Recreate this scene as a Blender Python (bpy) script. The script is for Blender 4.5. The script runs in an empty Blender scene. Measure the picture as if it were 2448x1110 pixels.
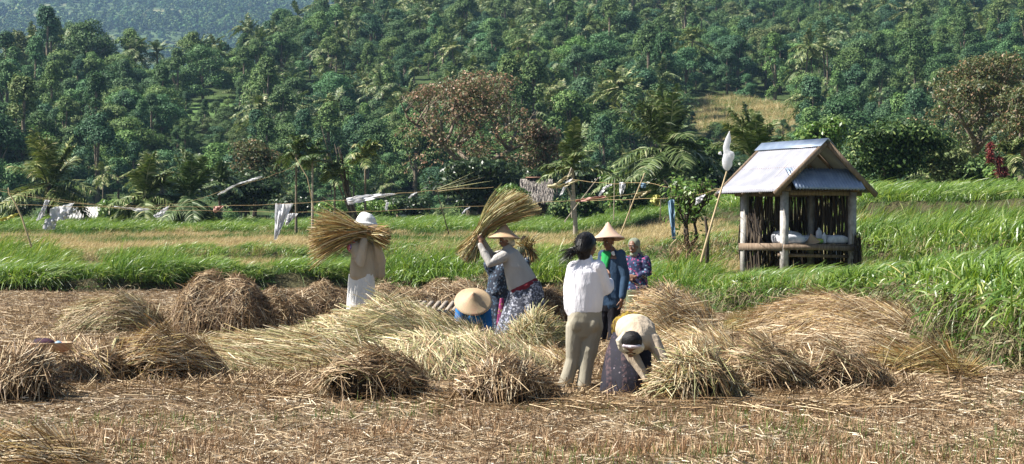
import bpy, math, random
import numpy as np
from mathutils import Vector, Matrix
R = math.radians
rng = np.random.default_rng(7)
random.seed(7)
scene = bpy.context.scene
COL = scene.collection
EYE = 1.5; FPX = 4760.0; HY = 569.0; CX = 1224.0

def P(px, py, Y):                     # photo pixel + distance -> world point
    return np.array([(px - CX) / FPX * Y, Y, EYE - (py - HY) / FPX * Y])

# ------------------------------------------------------------------ mesh building
def mk(name, V, Q, mats=(), parent=None, midx=None, smooth=False, link=True, T=None, cols=None):
    V = np.ascontiguousarray(V, dtype=np.float32).reshape(-1, 3)
    me = bpy.data.meshes.new(name)
    Q = np.asarray(Q, dtype=np.int32).reshape(-1, 4) if Q is not None and len(Q) else np.zeros((0, 4), np.int32)
    T = np.asarray(T, dtype=np.int32).reshape(-1, 3) if T is not None and len(T) else np.zeros((0, 3), np.int32)
    me.vertices.add(len(V)); me.vertices.foreach_set('co', V.ravel())
    nl = Q.size + T.size
    me.loops.add(nl); me.loops.foreach_set('vertex_index', np.concatenate([Q.ravel(), T.ravel()]))
    n = len(Q) + len(T)
    me.polygons.add(n)
    st = np.concatenate([np.arange(len(Q)) * 4, Q.size + np.arange(len(T)) * 3]).astype(np.int32)
    me.polygons.foreach_set('loop_start', st)
    if midx is not None: me.polygons.foreach_set('material_index', np.asarray(midx, np.int32))
    if smooth: me.polygons.foreach_set('use_smooth', np.ones(n, bool))
    me.update(calc_edges=True)
    if cols is not None:
        a = me.color_attributes.new('cover', 'FLOAT_COLOR', 'POINT')
        c = np.ones((len(V), 4), np.float32); c[:, :cols.shape[1]] = cols
        a.data.foreach_set('color', c.ravel())
    for m in mats: me.materials.append(m)
    o = bpy.data.objects.new(name, me)
    if link: COL.objects.link(o)
    if parent is not None: o.parent = parent
    return o

class MB:                              # collects pieces, each with a material index
    def __init__(s): s.V = []; s.Q = []; s.T = []; s.mq = []; s.mt = []; s.n = 0
    def add(s, V, Q=None, T=None, m=0):
        V = np.asarray(V, float).reshape(-1, 3)
        if Q is not None and len(Q):
            Q = np.asarray(Q).reshape(-1, 4) + s.n; s.Q.append(Q); s.mq.append(np.full(len(Q), m))
        if T is not None and len(T):
            T = np.asarray(T).reshape(-1, 3) + s.n; s.T.append(T); s.mt.append(np.full(len(T), m))
        s.V.append(V); s.n += len(V); return s
    def obj(s, name, mats, parent=None, smooth=False, link=True, xf=None):
        V = np.concatenate(s.V)
        if xf is not None: V = xf(V)
        Q = np.concatenate(s.Q) if s.Q else None; T = np.concatenate(s.T) if s.T else None
        mi = np.concatenate(s.mq + s.mt) if (s.mq or s.mt) else None
        return mk(name, V, Q, mats, parent, mi, smooth, link, T)

def tag(o, label=None, cat=None, group=None, kind=None):
    if label: o['label'] = label
    if cat: o['category'] = cat
    if group: o['group'] = group
    if kind: o['kind'] = kind
    return o
def empty(name, loc, label, cat, group=None, rz=0.0):
    o = bpy.data.objects.new(name, None); COL.objects.link(o)
    o.location = [float(v) for v in loc]; o.rotation_euler = (0, 0, rz); o.empty_display_size = .2
    return tag(o, label, cat, group)
def copy_tree(o, parent=None):
    c = o.copy(); COL.objects.link(c); c.parent = parent
    for ch in list(o.children): copy_tree(ch, c)
    return c
def nrm(v): 
    v = np.asarray(v, float); return v / np.maximum(np.linalg.norm(v, axis=-1, keepdims=True), 1e-9)

def blades(base, d, L, W, bend=0.0, segs=3, side=None, tip=0.15, wind=None, rg=rng, droop=None):
    """vectorised ribbons; returns V, Q"""
    base = np.asarray(base, float); n = len(base); d = nrm(np.broadcast_to(d, (n, 3)))
    L = np.broadcast_to(L, (n,)).astype(float); W = np.broadcast_to(W, (n,)).astype(float); bend = np.broadcast_to(bend, (n,)).astype(float)
    if side is None: side = np.cross(d, nrm(rg.normal(size=(n, 3))))
    side = nrm(side)
    V = np.zeros((n, segs + 1, 2, 3))
    for k in range(segs + 1):
        t = k / segs
        c = base + d * (L * t)[:, None] + np.array([0, 0, -1.0]) * (bend * L * t * t)[:, None]
        if wind is not None: c = c + np.asarray(wind)[None] * (L * t * t)[:, None]
        w = W * (1 - (1 - tip) * t ** 2) * .5
        V[:, k, 0] = c - side * w[:, None]; V[:, k, 1] = c + side * w[:, None]
    i = np.arange(n)[:, None] * (segs + 1) * 2 + np.arange(segs)[None] * 2
    Q = np.stack([i, i + 1, i + 3, i + 2], -1).reshape(-1, 4)
    return V.reshape(-1, 3), Q

def tube(pts, rx, ry=None, ax=None, n=10, caps=True):
    """lofted tube through pts; rx half width along ax, ry across it. Closed ends."""
    pts = np.asarray(pts, float); m = len(pts)
    rx = np.broadcast_to(np.asarray(rx, float), (m,)); ry = rx if ry is None else np.broadcast_to(np.asarray(ry, float), (m,))
    tg = np.gradient(pts, axis=0); tg = nrm(tg)
    if ax is None:
        ax = np.array([1., 0, 0]) if abs(tg[0][0]) < .8 else np.array([0, 1., 0])
    ax = np.broadcast_to(np.asarray(ax, float), (m, 3))
    a = nrm(ax - tg * np.sum(ax * tg, -1, keepdims=True)); b = np.cross(tg, a)
    rings = []
    th = np.arange(n) * 2 * math.pi / n
    def ring(c, a_, b_, x, y): return c + np.outer(np.cos(th) * x, a_) + np.outer(np.sin(th) * y, b_)
    if caps:
        for f, h in ((.5, .8), (.85, .45)):
            rings.append(ring(pts[0] - tg[0] * min(rx[0], ry[0]) * h, a[0], b[0], rx[0] * f, ry[0] * f))
    for k in range(m): rings.append(ring(pts[k], a[k], b[k], rx[k], ry[k]))
    if caps:
        for f, h in ((.85, .45), (.5, .8)):
            rings.append(ring(pts[-1] + tg[-1] * min(rx[-1], ry[-1]) * h, a[-1], b[-1], rx[-1] * f, ry[-1] * f))
    V = np.concatenate(rings); k = len(rings)
    i = (np.arange(k - 1)[:, None] * n + np.arange(n)[None]); j = (np.arange(k - 1)[:, None] * n + (np.arange(n)[None] + 1) % n)
    Q = np.stack([i, j, j + n, i + n], -1).reshape(-1, 4)
    c0 = len(V); e0 = rings[0].mean(0) - (tg[0] * min(rx[0], ry[0]) * .1 if caps else 0); e1 = rings[-1].mean(0) + (tg[-1] * min(rx[-1], ry[-1]) * .1 if caps else 0)
    V = np.concatenate([V, [e0, e1]])
    ii = np.arange(n); jj = (ii + 1) % n
    T = np.concatenate([np.stack([jj, ii, np.full(n, c0)], -1), np.stack([ii + (k - 1) * n, jj + (k - 1) * n, np.full(n, c0 + 1)], -1)])
    return V, Q, T

def box(c, s, rot=None):
    V = np.array([[x, y, z] for x in (-.5, .5) for y in (-.5, .5) for z in (-.5, .5)]) * np.asarray(s, float)
    if rot is not None: V = V @ np.array(Matrix.Rotation(rot, 3, 'Z')).T
    Q = [(0, 1, 3, 2), (4, 6, 7, 5), (0, 4, 5, 1), (2, 3, 7, 6), (0, 2, 6, 4), (1, 5, 7, 3)]
    return V + np.asarray(c, float), Q
def beam(p, q, w, h, up=(0, 0, 1)):
    p = np.asarray(p, float); q = np.asarray(q, float); t = nrm(q - p); s = nrm(np.cross(t, up)); u = np.cross(s, t)
    V = np.array([c + s * a * w / 2 + u * b * h / 2 for c in (p, q) for a, b in ((-1, -1), (1, -1), (1, 1), (-1, 1))])
    Q = [(3, 2, 1, 0), (4, 5, 6, 7), (0, 1, 5, 4), (1, 2, 6, 5), (2, 3, 7, 6), (3, 0, 4, 7)]
    return V, Q
def ball(c, r, n=12, m=8, noise=0.0, rg=rng):
    r = np.broadcast_to(np.asarray(r, float), (3,))
    th = np.arange(n) * 2 * math.pi / n; V = []
    for k in range(1, m):
        ph = math.pi * k / m
        V.append(np.stack([np.cos(th) * math.sin(ph), np.sin(th) * math.sin(ph), np.full(n, math.cos(ph))], -1))
    V = np.concatenate(V + [np.array([[0, 0, 1.], [0, 0, -1.]])])
    if noise: V = V * (1 + rg.normal(size=(len(V), 1)) * noise)
    i = (np.arange(m - 2)[:, None] * n + np.arange(n)); j = (np.arange(m - 2)[:, None] * n + (np.arange(n) + 1) % n)
    Q = np.stack([i, i + n, j + n, j], -1).reshape(-1, 4); ii = np.arange(n); jj = (ii + 1) % n; k = (m - 1) * n
    T = np.concatenate([np.stack([ii, jj, np.full(n, k)], -1), np.stack([jj + (m - 2) * n, ii + (m - 2) * n, np.full(n, k + 1)], -1)])
    return V * r + np.asarray(c, float), Q, T

# ------------------------------------------------------------------ materials
def nodes(name):
    m = bpy.data.materials.new(name); m.use_nodes = True; nt = m.node_tree
    return m, nt, nt.nodes['Principled BSDF'], nt.nodes['Material Output']
def ramp(nt, stops, fac, interp='LINEAR'):
    r = nt.nodes.new('ShaderNodeValToRGB'); r.color_ramp.interpolation = interp
    e = r.color_ramp.elements
    while len(e) < len(stops): e.new(.5)
    for k, (p, c) in enumerate(stops): e[k].position = p; e[k].color = (*c, 1)
    nt.links.new(fac, r.inputs[0]); return r.outputs[0]
def noise(nt, scale, detail=4, coord='Object', dist=0.0, stretch=None):
    tc = nt.nodes.new('ShaderNodeTexCoord'); n = nt.nodes.new('ShaderNodeTexNoise')
    n.inputs['Scale'].default_value = scale; n.inputs['Detail'].default_value = detail; n.inputs['Distortion'].default_value = dist
    src = tc.outputs[coord]
    if stretch:
        mp = nt.nodes.new('ShaderNodeMapping'); mp.inputs['Scale'].default_value = stretch; nt.links.new(src, mp.inputs[0]); src = mp.outputs[0]
    nt.links.new(src, n.inputs['Vector']); return n.outputs[0]
def mixc(nt, fac, a, b, mode='MIX'):
    m = nt.nodes.new('ShaderNodeMix'); m.data_type = 'RGBA'; m.blend_type = mode
    for s, v in ((m.inputs[0], fac), (m.inputs[6], a), (m.inputs[7], b)):
        if isinstance(v, (int, float)): s.default_value = v
        elif isinstance(v, (tuple, list)): s.default_value = (*v, 1)
        else: nt.links.new(v, s)
    return m.outputs[2]
def bumpn(nt, bs, h, strength=.4, dist=.02):
    b = nt.nodes.new('ShaderNodeBump'); b.inputs['Strength'].default_value = strength; b.inputs['Distance'].default_value = dist
    nt.links.new(h, b.inputs['Height']); nt.links.new(b.outputs[0], bs.inputs['Normal'])
def mat(name, stops, scale=4.0, rough=.8, bump=0.0, bscale=30., spec=.3, metal=0, dist=.01, stretch=None, detail=4):
    """noise-driven colour ramp surface"""
    m, nt, bs, out = nodes(name)
    if len(stops) == 1: stops = [(0.3, tuple(c * .85 for c in stops[0])), (.7, tuple(min(1, c * 1.12) for c in stops[0]))]
    nt.links.new(ramp(nt, stops, noise(nt, scale, detail, stretch=stretch)), bs.inputs['Base Color'])
    bs.inputs['Roughness'].default_value = rough; bs.inputs['Specular IOR Level'].default_value = spec; bs.inputs['Metallic'].default_value = metal
    if bump: bumpn(nt, bs, noise(nt, bscale, 5, stretch=stretch), bump, dist)
    return m
def leafmat(name, stops, obj_stops=None, lo=.6, hi=1.35, rough=.5, spec=.4, transl=.25, tcol=None, backdrop=None):
    """ribbon/leaf material: colour varies per leaf (island), tint per plant"""
    m, nt, bs, out = nodes(name)
    g = nt.nodes.new('ShaderNodeNewGeometry')
    c = ramp(nt, stops, g.outputs['Random Per Island'])
    if obj_stops:
        oi = nt.nodes.new('ShaderNodeObjectInfo')
        c = mixc(nt, 1.0, c, ramp(nt, obj_stops, oi.outputs['Random']), 'MULTIPLY')
    nt.links.new(c, bs.inputs['Base Color'])
    bs.inputs['Roughness'].default_value = rough; bs.inputs['Specular IOR Level'].default_value = spec
    if transl:
        t = nt.nodes.new('ShaderNodeBsdfTranslucent'); mx = nt.nodes.new('ShaderNodeMixShader'); mx.inputs[0].default_value = transl
        if tcol: c = mixc(nt, 1.0, c, tcol, 'MULTIPLY')
        nt.links.new(c, t.inputs[0]); nt.links.new(bs.outputs[0], mx.inputs[1]); nt.links.new(t.outputs[0], mx.inputs[2]); nt.links.new(mx.outputs[0], out.inputs[0])
    return m
M = {}
M['straw'] = leafmat('dry_straw', [(0, (.09, .05, .02)), (.3, (.26, .16, .075)), (.6, (.47, .335, .18)), (.85, (.70, .56, .35)), (1, (.86, .77, .57))], rough=.55, transl=.12)
M['straw_dark'] = leafmat('threshed_straw', [(0, (.04, .022, .01)), (.4, (.16, .09, .04)), (.75, (.34, .22, .11)), (1, (.66, .52, .33))], rough=.6, transl=.1)
M['straw_green'] = leafmat('fresh_cut_rice_stems', [(0, (.07, .07, .022)), (.3, (.23, .235, .08)), (.6, (.42, .40, .185)), (.85, (.60, .51, .30)), (1, (.78, .71, .48))], rough=.5, transl=.15)
M['straw_orange'] = leafmat('ripe_rice_ears', [(0, (.16, .075, .02)), (.35, (.33, .18, .06)), (.7, (.46, .31, .11)), (1, (.56, .48, .2))], rough=.55, transl=.15)
M['stub'] = leafmat('stubble_stems', [(0, (.11, .06, .028)), (.35, (.27, .16, .08)), (.7, (.43, .29, .16)), (1, (.68, .54, .36))], [(0, (.8, .72, .65)), (1, (1.15, 1.1, 1.05))], rough=.6, transl=.1)
M['litter'] = leafmat('loose_straw_litter', [(0, (.09, .055, .028)), (.35, (.28, .19, .105)), (.7, (.55, .43, .27)), (.9, (.78, .68, .50)), (1, (.88, .80, .64))], [(0, (.75, .7, .66)), (1, (1.1, 1.1, 1.08))], rough=.6, transl=.1)
M['grass'] = leafmat('long_green_grass', [(0, (.045, .10, .014)), (.5, (.115, .215, .03)), (.9, (.23, .34, .08)), (1, (.46, .44, .22))], [(0, (.7, .8, .8)), (.6, (1.05, 1, .9)), (1, (1.35, 1.15, .9))], rough=.38, spec=.5, transl=.32, tcol=(1.25, 1.3, .6))
M['grass_short'] = leafmat('short_green_grass', [(0, (.03, .075, .012)), (.5, (.065, .15, .024)), (.9, (.12, .2, .045)), (1, (.3, .3, .13))], [(0, (.7, .8, .85)), (1, (1.25, 1.15, .9))], rough=.45, transl=.3, tcol=(1.2, 1.3, .6))
M['yellow'] = leafmat('yellow_rice_stubble', [(0, (.22, .15, .06)), (.35, (.42, .31, .13)), (.75, (.60, .49, .25)), (1, (.72, .64, .42))], [(0, (.8, .8, .7)), (1, (1.1, 1.08, 1.05))], rough=.55, transl=.25)
M['hang'] = leafmat('withered_grass_roots', [(0, (.05, .035, .02)), (.5, (.16, .13, .06)), (.9, (.3, .25, .13)), (1, (.45, .4, .25))], rough=.7, transl=.15)
OBJTINT = [(0, (.45, .65, .7)), (.15, (.7, .85, .95)), (.35, (1.1, 1.0, .7)), (.5, (.5, .66, .55)), (.62, (1.4, 1.2, .75)), (.75, (.9, 1.15, 1.1)), (.85, (1.5, 1.5, 1.0)), (.93, (1.5, 1.05, .9)), (1, (1.3, 1.45, .8))]
M['leaf'] = leafmat('forest_leaves', [(0, (.022, .05, .022)), (.5, (.078, .15, .062)), (.9, (.135, .22, .10)), (1, (.19, .26, .15))], OBJTINT, rough=.65, spec=.2, transl=.1, tcol=(1.1, 1.3, .6))
M['palmleaf'] = leafmat('palm_fronds', [(0, (.04, .07, .02)), (.5, (.10, .145, .05)), (.85, (.20, .24, .10)), (1, (.45, .42, .27))], [(0, (.8, .9, .9)), (1, (1.3, 1.2, 1.0))], rough=.5, spec=.35, transl=.15, tcol=(1.1, 1.2, .6))
M['bark'] = mat('tree_bark', [(.3, (.10, .075, .05)), (.7, (.24, .2, .15))], 8, .9, .6, 30)
M['bark_dark'] = mat('dark_bark', [(.3, (.035, .026, .018)), (.7, (.09, .07, .05))], 8, .9, .6, 30)
M['bark_pale'] = mat('pale_palm_trunk', [(.3, (.25, .2, .15)), (.7, (.48, .42, .34))], 6, .9, .5, 20, stretch=(1, 1, 5))
M['core'] = mat('shade_dark_straw_core', [(.3, (.012, .008, .004)), (.7, (.04, .026, .014))], 25, .95, .8, 60)  # near-black colour paints the shade in hollows between the strands
M['soil'] = mat('bank_soil', [(.3, (.06, .042, .025)), (.7, (.16, .12, .075))], 5, .95, .8, 20)

# ------------------------------------------------------------------ terrain
FIELD1 = np.array([(8.5, -60), (7.4, 8), (6.3, 15), (5.75, 20), (5.5, 24), (5.9, 29), (6.0, 34), (3.9, 41), (1.5, 48), (-4, 56), (-8, 55), (-11, 52.5), (-16, 53), (-90, 50), (-90, -60)], float)
FIELD2 = np.array([(60, -60), (24, 20), (10.3, 37.5), (9.3, 42), (9.2, 50), (3, 62), (-4, 70), (-12, 68), (-16, 60), (-22, 57), (-90, 56), (-90, -60)], float)
FIELD3 = np.array([(90, 40), (24, 62), (15, 69), (10, 76), (4, 86), (-6, 93), (-20, 92), (-90, 90), (-90, -60), (90, -60)], float)
def sdist(poly, x, y):
    """positive outside the polygon"""
    x = np.asarray(x, float); y = np.asarray(y, float); best = np.full(x.shape, 1e9); inside = np.zeros(x.shape, bool)
    for k in range(len(poly)):
        a = poly[k]; b = poly[(k + 1) % len(poly)]; dx, dy = b - a
        t = np.clip(((x - a[0]) * dx + (y - a[1]) * dy) / (dx * dx + dy * dy), 0, 1)
        best = np.minimum(best, (x - a[0] - t * dx) ** 2 + (y - a[1] - t * dy) ** 2)
        c = ((a[1] > y) != (b[1] > y)); xx = a[0] + (y - a[1]) * dx / (dy if dy else 1e-9)
        inside ^= c & (x < xx)
    return np.where(inside, -1, 1) * np.sqrt(best)
def sm(t): t = np.clip(t, 0, 1); return t * t * (3 - 2 * t)
def wob(x, y, s=1.0):
    return (np.sin(x * 1.3 * s + 1.7 * np.sin(y * .9 * s)) + np.sin(y * 1.7 * s + 2.1 * np.sin(x * .7 * s + 1)) + np.sin((x + y) * .53 * s + 2)) / 3
def vnoise(x, y, s, seed=0):
    x = np.asarray(x, float) * s + seed * 17.3; y = np.asarray(y, float) * s + seed * 9.1
    xi = np.floor(x); yi = np.floor(y); fx = sm(x - xi); fy = sm(y - yi)
    def h(a, b): v = np.sin(a * 127.1 + b * 311.7 + seed * 74.7) * 43758.5453; return v - np.floor(v)
    return (h(xi, yi) * (1 - fx) + h(xi + 1, yi) * fx) * (1 - fy) + (h(xi, yi + 1) * (1 - fx) + h(xi + 1, yi + 1) * fx) * fy
UC = np.array([-.6, -.257, -.23, -.205, -.188, -.171, -.14, -.123, -.102, -.089, -.06, .6])
YC = np.array([310, 335, 390, 355, 332, 330, 362, 380, 450, 505, 950, 950.])
def bankd(x, y):
    w = .35 * wob(x, y, 1.1)
    return sdist(FIELD1, x, y) + w, sdist(FIELD2, x, y) + w, sdist(FIELD3, x, y) + w
def zter(x, y):
    x = np.asarray(x, float); y = np.asarray(y, float)
    d1, d2, d3 = bankd(x, y)
    z = (.52 + .36 * sm((x - 2) / 2.5) * (1 - .85 * sm((y - 27) / 12))) * sm(d1 / .5) * (1 - .25 * sm((-x - 9) / 4)) + .008 * np.clip(d1, 0, 60)
    z = z + (.38 + .5 * sm((x - 1) / 8)) * sm(d2 / .8) + .02 * np.clip(d2, 0, 34)
    z = z + (.15 + .75 * sm((x - 2) / 10)) * sm(d3 / 1.0) + .015 * np.clip(d3, 0, 200)
    z = z + .03 * wob(x, y, .9) + .02 * wob(x, y, 3.1) * (y < 120)
    z = z - .24 * np.exp(-((x - 6.4) ** 2 + (y - 43.5) ** 2) / 12.0)
    zn = z - 5.5 * sm((y - 112) / 30) * (1 - .6 * sm((x - 8) / 20))
    yy = np.maximum(y, 1.0); u = x / yy; yc = np.interp(u, UC, YC)
    h = .165 * np.maximum(y - 165, 0) + 2.4 * wob(x, y, .022) * sm((y - 190) / 80) + 1.0 * wob(x, y, .07) * sm((y - 190) / 80)
    zc = .165 * (yc - 165) - .28 * (y - yc)
    k = 3.0; a = np.clip((h - zc) / k, -20, 20)
    h = np.where(y > 100, -k * np.log(np.exp(-np.clip((h - zc) / k, -20, 20)) + 1) + h, h) if False else np.where(h - zc > 12, zc, h - k * np.log1p(np.exp(a)))
    zf = np.clip(.22 * (y - 900) - 40, -45, 520) + 9 * wob(x, y, .006) + 4 * wob(x, y, .017)
    far = np.maximum(h, zf) * sm((y - 120) / 60)
    return zn * (1 - sm((y - 140) / 60)) + far
def hit(px, py, y0=10, y1=2600):
    ux = (px - CX) / FPX; uz = (py - HY) / FPX
    Y = np.geomspace(y0, y1, 6000); dz = EYE - uz * Y - zter(ux * Y, Y)
    k = np.argmax(dz < 0)
    return np.array([ux * Y[k], Y[k], float(zter(ux * Y[k], Y[k]))])
def zt(x, y): return float(zter(np.array([x]), np.array([y]))[0])

YCL = hit(1760, 285); YG = hit(500, 262)
def clearing(x, y):
    """bare grassy places on the hill: 1 = open grass, 2 = terraces"""
    a = ((x - YCL[0] - .06 * (y - YCL[1])) / (7 + 3 * wob(x, y, .11))) ** 2 + ((y - YCL[1]) / 24) ** 2
    b = ((x - YG[0]) / 4.5) ** 2 + ((y - YG[1]) / 16) ** 2
    return a, b

def build_ground():
    ang = np.concatenate([np.linspace(-math.pi, -.46, 40)[:-1], np.linspace(-.46, .46, 520), np.linspace(.46, math.pi, 40)[1:]])
    rad = np.concatenate([np.geomspace(2, 9, 8)[:-1], np.geomspace(9, 125, 560)[:-1], np.geomspace(125, 3600, 170)])
    A, Rr = np.meshgrid(ang, rad, indexing='xy')
    X = np.sin(A) * Rr; Y = np.cos(A) * Rr; Z = zter(X, Y)
    Z = np.where(Y < 0, np.where(np.abs(Z) > .1, 0, Z), Z)
    nr, na = X.shape
    i = np.arange(nr - 1)[:, None] * na + np.arange(na - 1)[None]
    Q = np.stack([i, i + 1, i + na + 1, i + na], -1).reshape(-1, 4)
    V = np.stack([X, Y, Z], -1).reshape(-1, 3)
    x = V[:, 0]; y = V[:, 1]
    V = np.concatenate([V, [[0, 0, 0]]]); 
    T = np.stack([np.arange(na - 1) + 1, np.arange(na - 1), np.full(na - 1, len(V) - 1)], -1)
    x = V[:, 0]; y = V[:, 1]
    d1, d2, d3 = bankd(x, y)
    c = np.zeros((len(V), 3)) + np.array([.20, .145, .09])
    n1 = vnoise(x, y, .8, 1)[:, None]; n2 = vnoise(x, y, 3.5, 2)[:, None]
    c = c * (.75 + .5 * n1 * n2)
    def put(mask, col): 
        nonlocal c
        m = np.clip(mask, 0, 1)[:, None]; c = c * (1 - m) + np.array(col) * m * (.75 + .5 * n2)
    terr = (d1 > .2).astype(float); put(terr, (.3, .24, .12))
    put(terr * sm((vnoise(x, y, .35, 4) - .45) / .15), (.07, .10, .03))
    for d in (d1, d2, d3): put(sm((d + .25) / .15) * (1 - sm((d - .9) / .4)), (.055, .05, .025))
    put(sm((y - 105) / 20), (.045, .07, .022))
    a, b = clearing(x, y)
    put(sm((1.25 - a) / .4), (.27, .25, .12)); put(sm((1.3 - b) / .4), (.10, .17, .05))
    farm = sm((y - 1000) / 60)
    fld = sm((vnoise(x, y, .010, 5) - .42) / .1); stripe = sm((np.sin(np.maximum(0, zter(x, y)) * 1.3 + 2 * wob(x, y, .012)) - .0) / .5)
    put(farm, (.055, .085, .04)); put(farm * fld * stripe, (.19, .20, .10)); put(farm * fld * (1 - stripe), (.07, .11, .045))
    m, nt, bs, out = nodes('earth_and_plant_cover')
    at = nt.nodes.new('ShaderNodeVertexColor'); at.layer_name = 'cover'
    nz = ramp(nt, [(.3, (.6, .6, .6)), (.7, (1.4, 1.4, 1.4))], noise(nt, 9, 8)); nz2 = ramp(nt, [(.3, (.75, .75, .75)), (.7, (1.25, 1.25, 1.25))], noise(nt, .35, 6))
    nt.links.new(mixc(nt, 1, mixc(nt, 1, at.outputs[0], nz, 'MULTIPLY'), nz2, 'MULTIPLY'), bs.inputs['Base Color'])
    bs.inputs['Roughness'].default_value = .95; bs.inputs['Specular IOR Level'].default_value = .15
    bumpn(nt, bs, noise(nt, 14, 8), .9, .05)
    o = mk('ground', V, Q, [m], T=T, cols=c, smooth=True)
    tag(o, 'earth of the harvested field, grassy terraces and wooded hills', kind='structure')
build_ground()

# ------------------------------------------------------------------ scattering: one stuff object made of many copies
def gn_scatter(name, protos, pts, rotz, scl, idx, tilt=None, label='', ):
    pts = np.asarray(pts, np.float32); n = len(pts)
    me = bpy.data.meshes.new(name); me.vertices.add(n); me.vertices.foreach_set('co', pts.ravel())
    rot = np.zeros((n, 3), np.float32); rot[:, 2] = rotz
    if tilt is not None: rot[:, :2] = tilt
    a = me.attributes.new('rot', 'FLOAT_VECTOR', 'POINT'); a.data.foreach_set('vector', rot.ravel())
    a = me.attributes.new('scl', 'FLOAT', 'POINT'); a.data.foreach_set('value', np.asarray(scl, np.float32))
    a = me.attributes.new('idx', 'INT', 'POINT'); a.data.foreach_set('value', np.asarray(idx, np.int32))
    o = bpy.data.objects.new(name, me); COL.objects.link(o); tag(o, label, kind='stuff')
    ng = bpy.data.node_groups.new(name + '_spread', 'GeometryNodeTree')
    ng.interface.new_socket('Geometry', in_out='INPUT', socket_type='NodeSocketGeometry'); ng.interface.new_socket('Geometry', in_out='OUTPUT', socket_type='NodeSocketGeometry')
    N = ng.nodes; Lk = ng.links
    gi = N.new('NodeGroupInput'); go = N.new('NodeGroupOutput'); ip = N.new('GeometryNodeInstanceOnPoints'); ip.inputs['Pick Instance'].default_value = True
    jn = N.new('GeometryNodeJoinGeometry')
    for p in reversed(protos):
        oi = N.new('GeometryNodeObjectInfo'); oi.inputs['Object'].default_value = p; oi.inputs['As Instance'].default_value = False
        g2 = N.new('GeometryNodeGeometryToInstance'); Lk.new(oi.outputs['Geometry'], g2.inputs[0]); Lk.new(g2.outputs[0], jn.inputs[0])
    def na(nm, ty):
        x = N.new('GeometryNodeInputNamedAttribute'); x.data_type = ty; x.inputs['Name'].default_value = nm; return x.outputs['Attribute']
    e2r = N.new('FunctionNodeEulerToRotation'); Lk.new(na('rot', 'FLOAT_VECTOR'), e2r.inputs[0])
    Lk.new(gi.outputs[0], ip.inputs['Points']); Lk.new(jn.outputs[0], ip.inputs['Instance']); Lk.new(na('idx', 'INT'), ip.inputs['Instance Index'])
    Lk.new(e2r.outputs[0], ip.inputs['Rotation']); Lk.new(na('scl', 'FLOAT'), ip.inputs['Scale']); Lk.new(ip.outputs[0], go.inputs[0])
    md = o.modifiers.new('spread', 'NODES'); md.node_group = ng
    return o
def wedge_points(n, y0, y1, u=.30, power=1.0):
    t = rng.random(n); y = (y0 ** (power + 1) + t * (y1 ** (power + 1) - y0 ** (power + 1))) ** (1 / (power + 1))
    return (rng.random(n) * 2 - 1) * u * y, y
# ------------------------------------------------------------------ ground cover prototypes (stuff)
def dirs(n, spread, bias=(0, 0, 1)):
    d = rng.normal(size=(n, 3)) * spread + np.array(bias); d[:, 2] = np.abs(d[:, 2]); return nrm(d)
def proto_tuft(name, m, n, L, W, spread, bend, base=.12, bias=(0, 0, 1), wind=(0, 0, 0), segs=3):
    b = np.zeros((n, 3)); b[:, :2] = rng.normal(size=(n, 2)) * base; b[:, 2] = -.03
    V, Q = blades(b, dirs(n, spread, bias), rng.uniform(*L, n), rng.uniform(*W, n), rng.uniform(*bend, n), segs, wind=wind)
    return mk(name, V, Q, [m], link=False)
def proto_litter(name, m, n, r, L, W, tz=.22):
    b = np.zeros((n, 3)); b[:, :2] = rng.normal(size=(n, 2)) * r; b[:, 2] = np.abs(rng.normal(size=n)) * .025 + .004
    d = rng.normal(size=(n, 3)); d[:, 2] *= tz
    side = np.zeros((n, 3)); side[:, 2] = .35; side += rng.normal(size=(n, 3)) * .3
    l = rng.uniform(*L, n)
    V, Q = blades(b - nrm(d) * l[:, None] / 2 + np.array([0, 0, .01]), d, l, rng.uniform(*W, n), .05, 2, side=np.cross(nrm(d), nrm(rng.normal(size=(n, 3)))), tip=.6)
    V[:, 2] = np.maximum(V[:, 2], .002)
    return mk(name, V, Q, [m], link=False)
def infield(x, y):
    ok = (sdist(FIELD1, x, y) + .35 * wob(x, y, 1.1)) < 0.1
    for (a, b_, r) in ((.66, 18.5, .5), (.6, 17.9, .35), (1.1, 18.0, .5), (1.05, 17.5, .3)): ok &= ((x - a) ** 2 + (y - b_) ** 2) > r * r
    return ok
def zs(x, y): return zter(x, y)

# stubble of the harvested field
pr = [proto_tuft('stubble_tuft', M['stub'], 26, (.05, .15), (.004, .009), .38, (0, .25), .045, wind=(.1, 0, 0), segs=2) for _ in range(5)]
x, y = wedge_points(34000, 10.5, 58, .31, .35)
k = infield(x, y) & (vnoise(x, y, 1.1, 3) > .30 + .2 * (y > 17)) ; x, y = x[k], y[k]
gn_scatter('rice_stubble', pr, np.stack([x, y, zs(x, y)], 1), rng.random(len(x)) * 6.28, rng.uniform(.6, 1.3, len(x)) * (.65 + .7 * vnoise(x, y, .8, 8)), rng.integers(0, len(pr), len(x)), label='short reddish brown rice stubble standing all over the harvested field')
pr = [proto_litter('loose_straw', M['litter'], 80, .2, (.04, .24), (.004, .009)) for _ in range(6)]
x, y = wedge_points(23000, 10.5, 60, .31, .4)
k = infield(x, y) & (vnoise(x, y, .9, 5) > .12); x, y = x[k], y[k]
gn_scatter('straw_litter', pr, np.stack([x, y, zs(x, y)], 1), rng.normal(size=len(x)) * .6, rng.uniform(.6, 1.3, len(x)) * np.where(y < 17, .75, 1), rng.integers(0, len(pr), len(x)), label='loose pale straw strewn flat over the harvested field')
pr = [proto_tuft('weed', M['grass_short'], 9, (.06, .2), (.004, .009), .35, (0, .4), .03) for _ in range(4)]
x, y = wedge_points(5200, 10.5, 24, .3, .3)
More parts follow.
